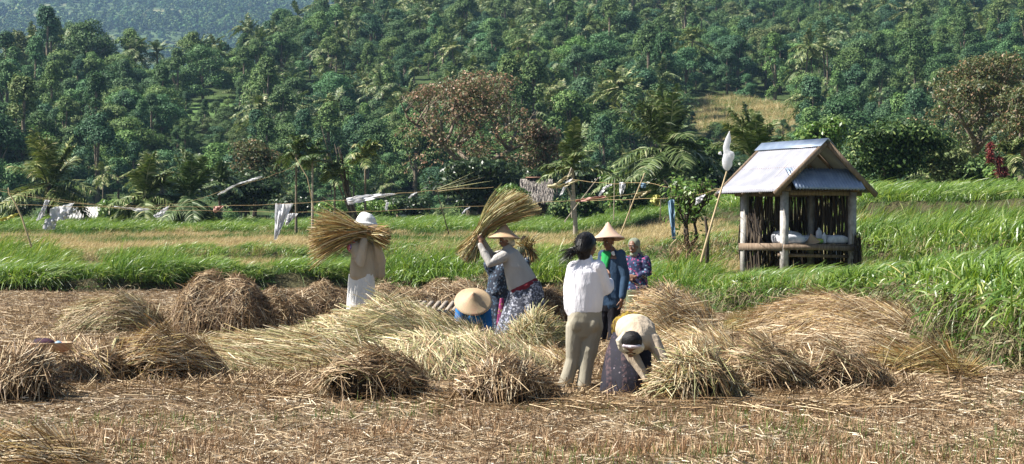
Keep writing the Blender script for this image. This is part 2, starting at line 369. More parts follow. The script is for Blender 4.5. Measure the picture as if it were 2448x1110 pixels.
k = infield(x, y) & (vnoise(x, y, .7, 9) + .25 * (x > 0) > .62); x, y = x[k], y[k]
gn_scatter('green_weeds', pr, np.stack([x, y, zs(x, y)], 1), rng.random(len(x)) * 6.28, rng.uniform(.6, 1.2, len(x)), rng.integers(0, 4, len(x)), label='sparse green weeds sprouting through the stubble in front')

# long grass hanging over the terrace banks
big = [proto_tuft('long_grass_tuft', M['grass'], 75, (.4, .95), (.014, .030), .36, (.35, 1.0), .17, (.15, 0, 1), (.32, 0, 0), 4) for _ in range(6)]
def bank_grass(name, poly, n, w0, w1, box_, smin, smax, lab, thin=0.0, seed=1, protos=None):
    x = rng.uniform(box_[0], box_[1], n); y = rng.uniform(box_[2], box_[3], n)
    d = sdist(poly, x, y) + .35 * wob(x, y, 1.1)
    k = (d > w0) & (d < w1) & (np.abs(x) < .33 * y + .5) & (vnoise(x, y, .75, seed) * .65 + vnoise(x, y, 2.1, seed + 9) * .35 > thin) & hutfree(x, y)
    x, y, d = x[k], y[k], d[k]
    s = rng.uniform(smin, smax, len(x)) * (.55 + .8 * vnoise(x, y, .8, seed + 3)) * np.where(x > 2, np.where((x > 9) & (y > 36), 1.35, 1.05 - .18 * sm((y - 28) / 8)), 1)
    pr = protos or big
    return gn_scatter(name, pr, np.stack([x, y, zs(x, y)], 1), rng.normal(size=len(x)) * .6, s, rng.integers(0, len(pr), len(x)), label=lab)
HUT = (6.4, 45.1)
def hutfree(x, y): return ~((np.abs(x - HUT[0]) < 1.5) & (np.abs(y - HUT[1]) < 2.0))
bank_grass('bank_grass', FIELD1, 62000, .26, 2.0, (0, 13, 14, 48), .55, .95, 'long bright green grass hanging over the bank around the field', 0.3, 1)
bank_grass('terrace_edge_grass', FIELD1, 64000, .3, 2.6, (-22, 4, 46, 62), .5, 1.05, 'tall green grass clumps along the far edge of the field', .42, 2)
bank_grass('upper_bank_grass', FIELD2, 38000, .3, 2.4, (-30, 26, 24, 75), .45, .9, 'green grass on the edge of the second terrace', .3, 4)
bank_grass('top_bank_grass', FIELD3, 60000, 1, 12, (-40, 40, 45, 116), .6, 1.1, 'green grass at the back edge of the highest terrace', .1, 6)
tall = [proto_tuft('tall_grass_tuft', M['grass'], 80, (.6, 1.35), (.014, .028), .30, (.2, .8), .2, (.1, 0, 1), (.3, 0, 0), 4) for _ in range(4)]
xx, yy = [], []
for (pa, pb, y0, y1, n) in ((925, 1130, 50, 57, 190), (740, 840, 52, 56, 60), (-20, 130, 56, 64, 170), (555, 660, 52, 55, 40), (1270, 1350, 47, 54, 70), (1540, 1680, 41, 45, 110), (270, 420, 53, 58, 70), (2080, 2460, 44, 56, 130), (1950, 2040, 58, 62, 30), (1770, 2080, 40.5, 42.6, 70)):
    Y_ = rng.uniform(y0, y1, n); xx.append((rng.uniform(pa, pb, n) - CX) / FPX * Y_); yy.append(Y_)
x = np.concatenate(xx); y = np.concatenate(yy); k = (bankd(x, y)[0] > .3) & hutfree(x, y); x, y = x[k], y[k]
gn_scatter('tall_grass', tall, np.stack([x, y, zs(x, y)], 1), rng.normal(size=len(x)) * .6, rng.uniform(.6, 1.1, len(x)) * np.where((y < 43) & (x > 4), .5, 1), rng.integers(0, 4, len(x)), label='taller wild grass clumps standing on the terraces')
# withered stuff on the bank faces
hang = [proto_tuft('withered_tuft', M['hang'], 60, (.15, .5), (.006, .014), .7, (.5, 1.6), .15, (0, -.4, .5)) for _ in range(4)]
leafy = [proto_tuft('low_leaves', M['grass_short'], 50, (.06, .2), (.012, .03), .8, (.3, .8), .16) for _ in range(3)]
x = np.concatenate([rng.uniform(-22, 16, 60000), rng.uniform(3, 9, 22000)]); y = np.concatenate([rng.uniform(13, 70, 60000), rng.uniform(18, 44, 22000)])
d1, d2, d3 = bankd(x, y); k = (((d1 > -.12) & (d1 < .5)) | ((d2 > 0) & (d2 < .8))) & (np.abs(x) < .33 * y + .5); x, y = x[k], y[k]
gn_scatter('bank_undergrowth', hang + leafy, np.stack([x, y, zs(x, y)], 1), rng.random(len(x)) * 6.28, rng.uniform(.5, 1.15, len(x)) * np.where(x > 3, 1.3, 1), rng.integers(0, 7, len(x)), label='withered grass and small leaves on the earth faces of the banks')
# terrace surfaces: pale stubble, yellow rice, short grass
yel = [proto_tuft('dry_rice_tuft', M['yellow'], 34, (.2, .5), (.007, .014), .42, (.1, .6), .12, (.1, 0, 1), (.2, 0, 0)) for _ in range(4)]
shg = [proto_tuft('short_grass_tuft', M['grass_short'], 40, (.2, .5), (.008, .018), .45, (.1, .7), .14, (.1, 0, 1), (.2, 0, 0)) for _ in range(4)]
x, y = wedge_points(60000, 30, 118, .31, 0.7)
d1, d2, d3 = bankd(x, y); mid = vnoise(x, y, .22, 11) * .6 + vnoise(x, y, .9, 12) * .4
k = (d1 > .4) & hutfree(x, y); isg = (mid > .53 + .12 * (d2 > .5) - .25 * sm((d2 - 0) / 1) * (x > 8) ) | ((d3 > .5) & (mid > .2)); 
x, y, isg = x[k], y[k], isg[k]
yel_p, shg_p = yel, shg
for nm, pr, m_, lab in (('dry_rice_stubble', yel, ~isg, 'pale yellow rice stubble on the terraces behind the workers'), ('terrace_grass', shg, isg, 'short green grass covering parts of the terraces')):
    xx, yy = x[m_], y[m_]
    gn_scatter(nm, pr, np.stack([xx, yy, zs(xx, yy)], 1), rng.normal(size=len(xx)) * .7, rng.uniform(.6, 1.15, len(xx)), rng.integers(0, 4, len(xx)), label=lab)

# ------------------------------------------------------------------ trees
def leafcloud(clumps, n, size, rg=rng, out=.5):
    """leaf cards spread through the volume of ellipsoidal clumps; clumps: (centre, radii)"""
    C_ = np.array([c for c, r in clumps], float); Rr = np.array([np.broadcast_to(r, 3) for c, r in clumps], float)
    w = np.prod(Rr, 1) ** (2 / 3); w /= w.sum()
    k = rg.choice(len(clumps), n, p=w); v = nrm(rg.normal(size=(n, 3))); v[:, 2] = np.where(v[:, 2] < -.3, -v[:, 2], v[:, 2])
    rad = 1 - .35 * rg.random(n) ** 2.0
    rad = rad * (1 + .12 * rg.normal(size=n))
    p = C_[k] + v * Rr[k] * rad[:, None]
    nn = nrm(v * out * 2.6 + rg.normal(size=(n, 3)) * .45 + np.array([0, 0, .35]))
    a = nrm(np.cross(nn, rg.normal(size=(n, 3)))); b = np.cross(nn, a)
    s = rg.uniform(.6, 1.3, n)[:, None] * size
    V = np.stack([p - a * s * .8, p - b * s * .38, p + a * s * .8 - nn * s * .25, p + b * s * .38], 1).reshape(-1, 3)
    return V, np.arange(n * 4).reshape(-1, 4)
def crown(rg, H, W, nc, flat=.8, base=.35):
    cl = []
    for k in range(nc):
        t = rg.random(); z = H * (base + (1 - base) * t * .92); rr = W * math.sqrt(max(.08, 1 - (2 * (t - .42)) ** 2)) * rg.uniform(.35, .8)
        a = rg.random() * 6.283; r = W * rg.uniform(.2, .42)
        cl.append(((rr * math.cos(a), rr * math.sin(a), z - r * .3), (r, r, r * flat)))
    return cl
def proto_tree(seed, H, W, nc, nl, size, lm='leaf', trunk=True, flat=.8, base=.35):
    rg = np.random.default_rng(seed); b = MB()
    cl = crown(rg, H, W, nc, flat, base)
    V, Q = leafcloud(cl, nl, size, rg); b.add(V, Q, m=0)
    if trunk:
        b.add(*tube([(0, 0, -1), (.1, .1, H * .3), (0, 0, H * .6)], [H * .03, H * .022, H * .012], n=6), m=1)
        for c, r in cl[:6]:
            b.add(*tube([(0, 0, H * .28), (c[0] * .5, c[1] * .5, c[2] * .75), c], [H * .014, H * .01, .02], n=5), m=1)
    return b
def frond(base, az, el, L, droop, lw=.035, nl=42, leaf=.75, wind=(0, 0, 0), rg=rng, W0=.045):
    """one pinnate palm leaf: rachis ribbon + leaflets"""
    h = np.array([math.cos(az), math.sin(az), 0]); t = np.linspace(0, 1, 12)
    wv = np.asarray(wind, float)
    path = lambda t: np.asarray(base) + L * (np.outer(t * math.cos(el), h) + np.outer(t * math.sin(el) - droop * t ** 2.2, [0, 0, 1]) + np.outer(t ** 1.8, wv))
    pts = path(t); V0, Q0, T0 = tube(pts, np.linspace(W0, .008, 12), n=4)
    ts = np.repeat(np.linspace(.14, .99, nl), 2); sd = np.tile([1, -1], nl)
    p = path(ts); tg = nrm(path(ts + .01) - p); s = nrm(np.cross(tg, [0, 0, 1.0]))
    up = np.cross(s, tg)
    d = tg * .55 + s * sd[:, None] * .8 + up * .18 + rg.normal(size=(len(ts), 3)) * .12 + wv * .5
    ll = leaf * np.sin(np.pi * np.clip(ts * .86 + .12, 0, 1)) ** .6 * rg.uniform(.8, 1.1, len(ts))
    V1, Q1 = blades(p, d, ll, lw, rg.uniform(.25, .7, len(ts)), 3, side=nrm(np.cross(d, up + rg.normal(size=(len(ts), 3)) * .3)), tip=.1)
    b = MB(); b.add(V0, Q0, T0); b.add(V1, Q1); return b
def palm_crown(seed, nf, L, leaf, lw, nl, wind, top, elr=(-35, 80), W0=.045):
    rg = np.random.default_rng(seed); out = MB()
    for k in range(nf):
        el = R(rg.uniform(*elr)) if k % 5 > 0 else R(rg.uniform(60, 88)); az = k * 2.4 + rg.normal() * .2
        f = frond(np.asarray(top) + rg.normal(size=3) * .06, az, el, L * rg.uniform(.75, 1.08), rg.uniform(.35, .7) * (.28 + .72 * math.cos(el)) * (1 if el > 0 else .6), lw, nl, leaf, wind, rg, W0)
        V = np.concatenate(f.V); Q = np.concatenate(f.Q) ; T = np.concatenate(f.T)
        out.add(V, Q, T, m=0)
    return out
def proto_palm(seed, H=7.5, L=3.4):
    b = palm_crown(seed, 20, L, .8, .15, 18, (.12, 0, 0), (.4, 0, H), (-40, 60), .07)
    b.add(*tube([(0, 0, -1), (.1, 0, H * .5), (.4, 0, H)], [.17, .12, .1], n=6), m=1); return b
FOREST = []
for s, (H, W, nc, nl, sz, fl, bs_) in enumerate([(7.0, 2.9, 26, 8000, .155, .8, .12), (6.0, 3.5, 24, 8000, .16, .6, .25), (8.5, 2.6, 26, 8000, .15, .9, .1), (5.5, 2.5, 20, 6500, .15, .8, .05), (7.5, 3.8, 34, 11000, .16, .7, .15), (4.2, 2.7, 18, 6000, .14, .7, .0), (9.5, 1.9, 24, 6500, .15, 1.2, .1)]):
    FOREST.append(proto_tree(100 + s, H, W, nc, nl, sz, flat=fl, base=bs_).obj('leafy_tree', [M['leaf'], M['bark']], link=False))
PALMS = [proto_palm(s, h_).obj('coconut_palm', [M['palmleaf'], M['bark']], link=False) for s, h_ in ((1, 6.8), (2, 6.2), (3, 7.6))]
FARP = [proto_tree(300 + s, H, W, 9, 260, 1.0, trunk=False, base=.1).obj('far_tree', [M['leaf'], M['bark']], link=False) for s, (H, W) in enumerate([(9, 4.5), (12, 4), (7, 5)])]

def forest():
    pos = []; y = 146.0
    while y < 800:
        st = 4.4 + 1.9 * sm((y - 200) / 350); half = .325 * y
        xs = np.arange(-half, half, st); xs = xs + rng.uniform(-.42, .42, len(xs)) * st
        ys = y + rng.uniform(-.42, .42, len(xs)) * st
        pos.append(np.stack([xs, ys], 1)); y += st
    p = np.concatenate(pos); x, y = p[:, 0], p[:, 1]; u = x / y
    yc = np.interp(u, UC, YC); a, b = clearing(x, y)
    k = (y < yc + 18) & (a > 1.15) & (b > 1.1) & (y < 760)
    # low growth in front of the clearings keeps them in sight
    lowa = (np.abs(u - YCL[0] / YCL[1]) < .035) & (y > 150) & (y < YCL[1]); lowb = (np.abs(u - YG[0] / YG[1]) < .022) & (y < YG[1]) & (y > 195)
    k &= ~((lowa | lowb) & (rng.random(len(x)) < .35) & (y > 200))
    k &= vnoise(x, y, .05, 21) > .06
    x, y, u, lowa, lowb, yc = x[k], y[k], u[k], lowa[k], lowb[k], yc[k]
    s = rng.uniform(.5, 1.3, len(x)) * (.75 + .5 * vnoise(x, y, .03, 22)); s *= .8 + .2 * sm((y - 150) / 100)
    s = np.where(y < 190, s * .72, s)
    s = np.where(lowa, np.minimum(s, .35 + .2 * rng.random(len(x))), s); s = np.where(lowb, np.minimum(s, .5), s)
    pn = vnoise(x, y, .018, 31)
    ispalm = (rng.random(len(x)) < np.where((pn > .5) & (u > -.16) & (u < .09), .38, .09)) & ~lowa & ~lowb
    idx = rng.integers(0, len(FOREST), len(x)); pidx = rng.integers(0, 3, len(x))
    order = np.argsort(y / np.maximum(s, .3)); vis = np.abs(u[order]) < .27
    sel = order[vis][:300]; chosen = np.zeros(len(x), bool); chosen[sel] = True
    names = [('round_leafy_tree', 'round dense green tree in the wood at the foot of the hill'), ('spreading_tree', 'broad flat topped green tree in the wood at the foot of the hill'), ('tall_leafy_tree', 'tall narrow green tree in the wood at the foot of the hill'),
             ('bushy_tree', 'small bushy green tree in the wood at the foot of the hill'), ('broad_leafy_tree', 'big broad crowned green tree in the wood at the foot of the hill'), ('low_bushy_tree', 'low bushy green tree growing down to the ground at the hill foot'), ('slender_tree', 'slender upright green tree in the wood at the foot of the hill')]
    z = zter(x, y)
    for i in np.where(chosen)[0]:
        pr = PALMS[pidx[i]] if ispalm[i] else FOREST[idx[i]]
        o = bpy.data.objects.new('hillside_palm' if ispalm[i] else names[idx[i]][0], pr.data); COL.objects.link(o)
        o.location = (x[i], y[i], z[i] - .2); o.rotation_euler = (0, 0, rng.random() * 6.28); sc_ = float(s[i] * (.85 if ispalm[i] else 1)); o.scale = (sc_, sc_, sc_ * rng.uniform(.85, 1.15))
        if ispalm[i]: tag(o, 'small coconut palm among the leafy trees at the foot of the hill', 'palm tree', 'palms in the wood on the hill')
        else: tag(o, names[idx[i]][1], 'tree', 'trees in the wood on the hill: ' + names[idx[i]][0].replace('_', ' '))
    r_ = ~chosen; ix = np.where(ispalm, len(FOREST) + pidx, idx)
    gn_scatter('hillside_wood', FOREST + PALMS, np.stack([x, y, z - .2], 1)[r_], rng.random(r_.sum()) * 6.28, s[r_] * np.where(ispalm[r_], .95, 1), ix[r_], label='dense wood of leafy trees and palms covering the upper hillside')
    x = rng.uniform(YCL[0] - 14, YCL[0] + 14, 5000); y = rng.uniform(YCL[1] - 30, YCL[1] + 30, 5000); a, b = clearing(x, y); kk = a < 1.1; x, y = x[kk], y[kk]
    gn_scatter('hillside_dry_grass', yel_p[:2] + shg_p[:1], np.stack([x, y, zter(x, y)], 1), rng.random(len(x)) * 6.28, rng.uniform(1.2, 3, len(x)), rng.integers(0, 3, len(x)), label='dry straw coloured grass in the clearing on the hill')
    # far hill
    n = 17000; x = rng.uniform(-560, -40, n); y = rng.uniform(1250, 2350, n); u = x / y
    k = (u < -.05) & (u > -.29) & ((vnoise(x, y, .010, 5) + .25 * vnoise(x, y, .05, 6) < .56) | (rng.random(len(x)) < .16)); x, y = x[k], y[k]
    gn_scatter('far_hill_wood', FARP, np.stack([x, y, zter(x, y)], 1), rng.random(len(x)) * 6.28, rng.uniform(.7, 1.6, len(x)), rng.integers(0, 3, len(x)), label='hazy bluish wood scattered over the distant terraced hill')
forest()
# ------------------------------------------------------------------ straw heaps, sheaves and swaths
def heap_mesh(c, rx, ry, h, n, L, W, flow, mats_w, under=0.0, loose=.35, hang=0.0, coh=1.2, seed=0, pow_=2.4, lift=.12, rough=.12, bend=.12, ang=None):
    """mound of strands over a core painted shade-dark, local to c. mats_w: [(slot, weight)]"""
    rg = np.random.default_rng(seed + 500); b = MB()
    nt_, nz_ = 28, 9
    def prof(t): return np.sqrt(np.clip(1 - t ** pow_, 0, 1)) * (1 - under * (1 - np.clip(t / .55, 0, 1)) ** 1.5)
    ph = rg.random(4) * 6.28
    def bump(th, t): return 1 + rough * (np.sin(th * 3 + ph[0]) * .5 + np.sin(th * 5 + ph[1] + t * 3) * .4 + np.sin(th * 9 + ph[2] - t * 4) * .25)
    def surf(th, t, k=1.0):
        r = prof(t) * bump(th, t) * k
        return np.stack([rx * r * np.cos(th), ry * r * np.sin(th), h * t * (k if k < 1 else 1) * (1 + .10 * np.sin(3 * np.cos(th) + ph[3]) * (t > .01))], -1)
    th = np.arange(nt_) * 2 * math.pi / nt_; tt = np.linspace(0, .985, nz_)
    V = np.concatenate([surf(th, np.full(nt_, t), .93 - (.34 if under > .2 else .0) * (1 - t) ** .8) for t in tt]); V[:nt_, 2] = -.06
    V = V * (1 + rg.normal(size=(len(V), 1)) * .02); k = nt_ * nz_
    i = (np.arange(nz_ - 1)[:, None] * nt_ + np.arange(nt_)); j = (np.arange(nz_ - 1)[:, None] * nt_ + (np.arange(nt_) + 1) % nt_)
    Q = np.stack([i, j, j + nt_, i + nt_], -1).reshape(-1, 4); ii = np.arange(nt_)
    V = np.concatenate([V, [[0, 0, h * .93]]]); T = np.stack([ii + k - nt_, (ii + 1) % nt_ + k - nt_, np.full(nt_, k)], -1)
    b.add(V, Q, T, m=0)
    fl = nrm(np.array([*flow, 0.0]) if len(flow) == 2 else np.array(flow, float))
    tot = sum(w for s, w in mats_w)
    for slot, w in mats_w:
        m_ = int(n * w / tot); th = rg.random(m_) * 2 * math.pi
        if ang: th = ang[0] + rg.normal(size=m_) * ang[1]
        t = rg.random(m_) ** .8 * .985
        if under > .2: kp = ~((t < .55) & (np.sin(th) < .35) & (rg.random(m_) < .86)); th, t = th[kp], t[kp]; m_ = len(t)
        p = surf(th, t); e = 1e-3
        n_ = nrm(np.cross(surf(th + e, t) - p, surf(th, t + e * (t < .95) - e * (t >= .95)) - p)); n_ = np.where((np.sum(n_ * p, -1) < 0)[:, None], -n_, n_)
        a = (vnoise(p[:, 0] + c[0], p[:, 1] + c[1], 2.2, seed) - .5) * 2 * coh + (vnoise(p[:, 0] + c[0], p[:, 2] * 2 + c[1], 6, seed + 2) - .5) * coh
        cx_ = np.floor((p[:, 0] + c[0]) * 1.9 + .8 * np.sin(p[:, 1] * 3)); cy_ = np.floor((p[:, 1] + c[1]) * 1.2 + .6 * np.sin(p[:, 0] * 4 + 1)); hh = np.sin(cx_ * 127.1 + cy_ * 311.7 + seed) * 43758.5; hh -= np.floor(hh)
        a = a + (hh - .5) * coh * 1.1; p = p + n_ * (((hh * 7.3) % 1) * .07 * min(1, h / .4))[:, None]
        f = np.stack([fl[0] * np.cos(a) - fl[1] * np.sin(a), fl[0] * np.sin(a) + fl[1] * np.cos(a), np.zeros(m_)], -1)
        f = f * (1 if True else 0) + rg.normal(size=(m_, 3)) * loose
        d = f - n_ * np.sum(f * n_, -1, keepdims=True)
        hm = rg.random(m_) < hang * (1 - t) * 1.4
        d[hm] = rg.normal(size=(hm.sum(), 3)) * .35 + np.array([0, 0, -1]) + n_[hm] * .25
        d = nrm(d) + n_ * rg.normal(size=(m_, 1)) * lift
        ll = rg.uniform(*L, m_); ww = rg.uniform(*W, m_)
        if under > .24:
            e_ = p + d * (ll * .5)[:, None]; over = ((e_[:, 0] / rx) ** 2 + (e_[:, 1] / ry) ** 2 > .9) & (e_[:, 1] < .25 * ry) & (p[:, 2] < h * .85) & (rg.random(m_) < .85)
            p, n_, d, ll, ww, hm, th, t = [q_[~over] for q_ in (p, n_, d, ll, ww, hm, th, t)]; m_ = len(p)
        ll[hm] = np.minimum(ll[hm], np.maximum(.12, (p[hm, 2] + .08)))
        base = p + n_ * rg.uniform(-.02, .035, m_)[:, None] - d * (ll * .5)[:, None] * (~hm)[:, None]
        V, Q = blades(base, d, ll, ww, rg.uniform(0, bend * 2, m_), 3, side=np.cross(d, n_) + rg.normal(size=(m_, 3)) * .5, tip=.5)
        V[:, 2] = np.maximum(V[:, 2], -.02)
        b.add(V, Q, m=slot)
    return b
HM = [M['core'], M['straw'], M['straw_green'], M['straw_dark'], M['straw_orange']]
def heap(name, label, cat, px, base, w, top, flow, n, mw, group=None, depth=.8, Yc=None, r=None, L=(.25, .6), W=(.0045, .009), **k):
    n = int(n * 1.45)
    if k.get('under', 0) > .2: k['hang'] = k.get('hang', 0) * .55
    if Yc is None:
        Yf = EYE * FPX / (base - HY); rx = w / 2 / FPX * Yf; ry = rx * depth; Yc = Yf + ry
    else: rx, ry = r
    c = P(px, HY, Yc); h = EYE - (top - HY) / FPX * Yc; c[2] = 0
    if k.get('under', 0) > .2: rx *= 1.14; ry *= 1.15; h *= .95
    sd = int(px * 7 + top) % 9973
    o = heap_mesh(c, rx, ry, h, n, L, W, flow, mw, seed=sd, **k).obj(name, HM)
    o.location = c; tag(o, label, cat, group); return o
ST, GR, DK, OR = 1, 2, 3, 4
SH = 'bound rice sheaves lying in the field'
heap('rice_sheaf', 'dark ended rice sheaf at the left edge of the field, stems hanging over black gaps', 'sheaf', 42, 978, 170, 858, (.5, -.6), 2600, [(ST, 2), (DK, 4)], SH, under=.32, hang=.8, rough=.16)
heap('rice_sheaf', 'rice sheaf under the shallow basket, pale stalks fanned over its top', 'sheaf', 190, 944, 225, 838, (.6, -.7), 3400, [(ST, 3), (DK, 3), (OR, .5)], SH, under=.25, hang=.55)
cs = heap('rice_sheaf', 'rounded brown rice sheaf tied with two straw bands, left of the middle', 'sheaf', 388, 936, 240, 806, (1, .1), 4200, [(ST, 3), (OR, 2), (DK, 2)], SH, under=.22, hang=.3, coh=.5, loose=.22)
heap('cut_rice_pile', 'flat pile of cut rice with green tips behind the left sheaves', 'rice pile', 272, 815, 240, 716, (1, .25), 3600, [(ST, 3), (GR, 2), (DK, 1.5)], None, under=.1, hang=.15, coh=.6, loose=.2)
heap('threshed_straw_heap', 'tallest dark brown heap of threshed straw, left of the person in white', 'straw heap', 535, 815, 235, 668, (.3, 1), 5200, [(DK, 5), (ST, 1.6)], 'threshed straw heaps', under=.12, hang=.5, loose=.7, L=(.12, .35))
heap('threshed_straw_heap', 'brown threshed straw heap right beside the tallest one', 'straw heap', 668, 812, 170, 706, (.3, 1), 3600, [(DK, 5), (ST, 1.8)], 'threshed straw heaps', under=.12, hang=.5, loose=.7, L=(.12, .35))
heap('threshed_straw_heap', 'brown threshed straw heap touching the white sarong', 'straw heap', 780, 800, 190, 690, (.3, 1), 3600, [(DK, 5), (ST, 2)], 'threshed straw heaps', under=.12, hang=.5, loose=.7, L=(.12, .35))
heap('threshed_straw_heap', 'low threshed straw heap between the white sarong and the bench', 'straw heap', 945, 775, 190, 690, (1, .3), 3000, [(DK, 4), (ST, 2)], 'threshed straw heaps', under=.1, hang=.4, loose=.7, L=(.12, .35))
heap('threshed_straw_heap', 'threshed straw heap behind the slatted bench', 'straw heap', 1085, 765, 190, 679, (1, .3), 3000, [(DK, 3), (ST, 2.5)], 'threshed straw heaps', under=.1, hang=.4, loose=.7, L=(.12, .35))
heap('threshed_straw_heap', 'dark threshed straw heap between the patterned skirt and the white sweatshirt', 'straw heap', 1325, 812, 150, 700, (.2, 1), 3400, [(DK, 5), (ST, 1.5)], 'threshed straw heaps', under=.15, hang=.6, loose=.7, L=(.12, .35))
heap('cut_rice_mound', 'large mound of freshly cut greenish rice stalks in the middle of the field', 'rice mound', 915, 0, 0, 742, (1, -.75), 10000, [(GR, 6), (ST, 3), (OR, 1), (DK, 1)], None, Yc=24.4, r=(1.25, 2.5), coh=.9, loose=.30, L=(.4, .95), W=(.005, .010), pow_=1.5)
heap('cut_rice_mound', 'low spread of cut rice stalks sloping left from the big green mound', 'rice mound', 672, 0, 0, 812, (1, -.12), 9500, [(ST, 4), (GR, 4), (OR, 1.2), (DK, 1)], None, Yc=23.3, r=(1.75, 3.1), coh=.6, loose=.18, L=(.4, .95), W=(.005, .010), pow_=1.4)
heap('cut_rice_mound', 'pale green stalks combed towards the front beside the arched dark sheaf', 'rice mound', 1075, 0, 0, 815, (.55, -1), 6500, [(GR, 4), (ST, 3), (DK, 1)], None, Yc=21.4, r=(.95, 2.1), coh=.7, loose=.22, L=(.4, .9), W=(.005, .010), pow_=1.6)
heap('rice_sheaf', 'dark hollow rice sheaf in front of the big green mound', 'sheaf', 893, 975, 235, 846, (.8, -.6), 4200, [(DK, 4), (ST, 2), (GR, .6)], SH, under=.42, hang=.7, rough=.18, L=(.15, .45))
heap('rice_sheaf', 'arched dark rice sheaf at the feet of the standing woman', 'sheaf', 1208, 990, 215, 868, (.5, -.9), 4200, [(DK, 4), (ST, 3)], SH, under=.45, hang=.85, rough=.1, L=(.15, .45))
heap('rice_sheaf', 'small upright green rice sheaf below the patterned skirt', 'sheaf', 1285, 858, 135, 764, (.1, -1), 2800, [(GR, 5), (OR, 1.5), (ST, 1)], SH, under=.05, hang=.5, coh=.6)
heap('cut_rice_mound', 'pile of tawny cut rice between the standing woman and the small green sheaf', 'rice mound', 1250, 0, 0, 850, (.9, -.5), 4200, [(ST, 4), (OR, 2), (GR, 1)], None, Yc=22.4, r=(.8, 1.6), coh=.6, loose=.2, L=(.3, .8), pow_=1.6)
heap('straw_mound', 'tall slope of golden straw falling right behind the bending woman', 'straw mound', 1598, 0, 0, 704, (1, -.55), 8000, [(ST, 5), (OR, 1.6), (GR, .6), (DK, 1.5)], None, Yc=28.2, r=(.70, 2.5), coh=.7, loose=.24, L=(.4, 1.0), W=(.005, .010), pow_=1.25)
heap('straw_mound', 'low spread of golden straw running down to the right from the tall slope', 'straw mound', 1630, 0, 0, 812, (1, -.5), 5200, [(ST, 5), (OR, 2), (GR, 1)], None, Yc=24.2, r=(.75, 2.0), coh=.5, loose=.17, L=(.4, 1.0), pow_=1.4)
heap('rice_sheaf', 'green topped rice sheaf held by the bending woman', 'sheaf', 1668, 985, 205, 850, (.7, -.8), 4000, [(GR, 3), (ST, 2), (DK, 2), (OR, .8)], SH, under=.32, hang=.75)
heap('rice_sheaf', 'pale straw sheaf in the middle of the right hand row of three', 'sheaf', 1825, 966, 205, 836, (.7, -.6), 4000, [(ST, 4), (DK, 2), (GR, 1)], SH, under=.25, hang=.55)
heap('rice_sheaf', 'rightmost rice sheaf with a black hollow end', 'sheaf', 2000, 962, 235, 842, (1, -.45), 4400, [(ST, 3), (DK, 3.5), (GR, .5)], SH, under=.42, hang=.7, rough=.15)
heap('straw_mound', 'wide mound of tawny straw below the hut and the long grass', 'straw mound', 2015, 0, 0, 722, (1, -.12), 11000, [(ST, 5), (OR, 2), (DK, 2)], None, Yc=29.3, r=(1.5, 3.6), coh=.8, loose=.27, L=(.4, 1.0), W=(.005, .010), pow_=1.35)
heap('green_rice_bundle', 'bundle of olive green rice ears at the left end of the wide mound', 'rice bundle', 1800, 0, 0, 758, (.85, .5), 2000, [(OR, 2), (GR, 2)], None, Yc=30.2, r=(.42, .9), coh=.3, loose=.12, L=(.3, .7), pow_=1.6)
heap('straw_mound', 'low tawny straw with a dark burrow in front of the wide mound', 'straw mound', 2085, 0, 0, 800, (1, -.1), 6000, [(ST, 5), (DK, 1.5)], None, Yc=25.9, r=(1.25, 1.7), coh=.8, loose=.2, L=(.3, .8), pow_=1.6)
heap('rice_bundle', 'flat bundle of orange brown rice lying under the bank on the right', 'rice bundle', 2188, 917, 230, 860, (1, .04), 3400, [(OR, 5), (GR, 1.3), (DK, 1)], None, under=.2, coh=.25, loose=.1, depth=.5, L=(.4, 1.0))
heap('straw_sheaf_corner', 'pale sheaf cut by the bottom left corner of the picture', 'sheaf', 40, 1146, 300, 1064, (1, -.25), 2600, [(ST, 5), (OR, 2)], None, coh=.4, loose=.15, depth=.5)['label'] = 'pale yellow straw lying in the bottom left corner of the field'
# straw bands on the tied sheaf
for dx in (-.28, .06):
    n = 60; rg = np.random.default_rng(int(50 + dx * 10)); bm_ = MB()
    ths = np.linspace(-.15, math.pi / 2 + .75, 9)
    for q in range(26):
        o_ = rg.normal(size=3) * .012; o_[0] += dx
        pts = [(dx + o_[0] * .6 - .0, -.36 * math.sin(a) * 1.04 + o_[1], max(.02, .50 * math.cos(a) * .97 + .01 + o_[2])) for a in np.clip(ths + rg.normal() * .05, -.4, 1.5)]
        bm_.add(*tube(pts, .006, n=4), m=0)
    bm_.obj('straw_band', [M['straw_green']], cs)
# long pale stalks on the ground, front left
def swath(name, label, px0, px1, py, n, spread, seed=1, m='litter'):
    rg = np.random.default_rng(seed); Y = EYE * FPX / (py - HY); a = P(px0, py, Y); b_ = P(px1, py, Y)
    t = rg.random(n); p = a + (b_ - a) * t[:, None] + rg.normal(size=(n, 3)) * np.array([.1, spread, 0]); p[:, 2] = rg.uniform(.02, .09, n)
    d = nrm(b_ - a) + rg.normal(size=(n, 3)) * np.array([.05, .16, .03])
    V, Q = blades(p, d, rg.uniform(.4, 1.1, n), rg.uniform(.006, .012, n), .05, 4, side=rg.normal(size=(n, 3)) * .4 + [0, .4, .6])
    V[:, 2] = np.maximum(V[:, 2], .006)
    c = (a + b_) / 2; c[2] = 0; o = mk(name, V - c, Q, [M[m]]); o.location = c; tag(o, label, 'straw'); return o
swath('long_stalks', 'long pale stalks lying flat in front of the left sheaves', 140, 520, 962, 230, .28)
swath('long_stalks', 'long loose stalks on bare ground left of the big green mound', 470, 720, 925, 260, .4, 2)
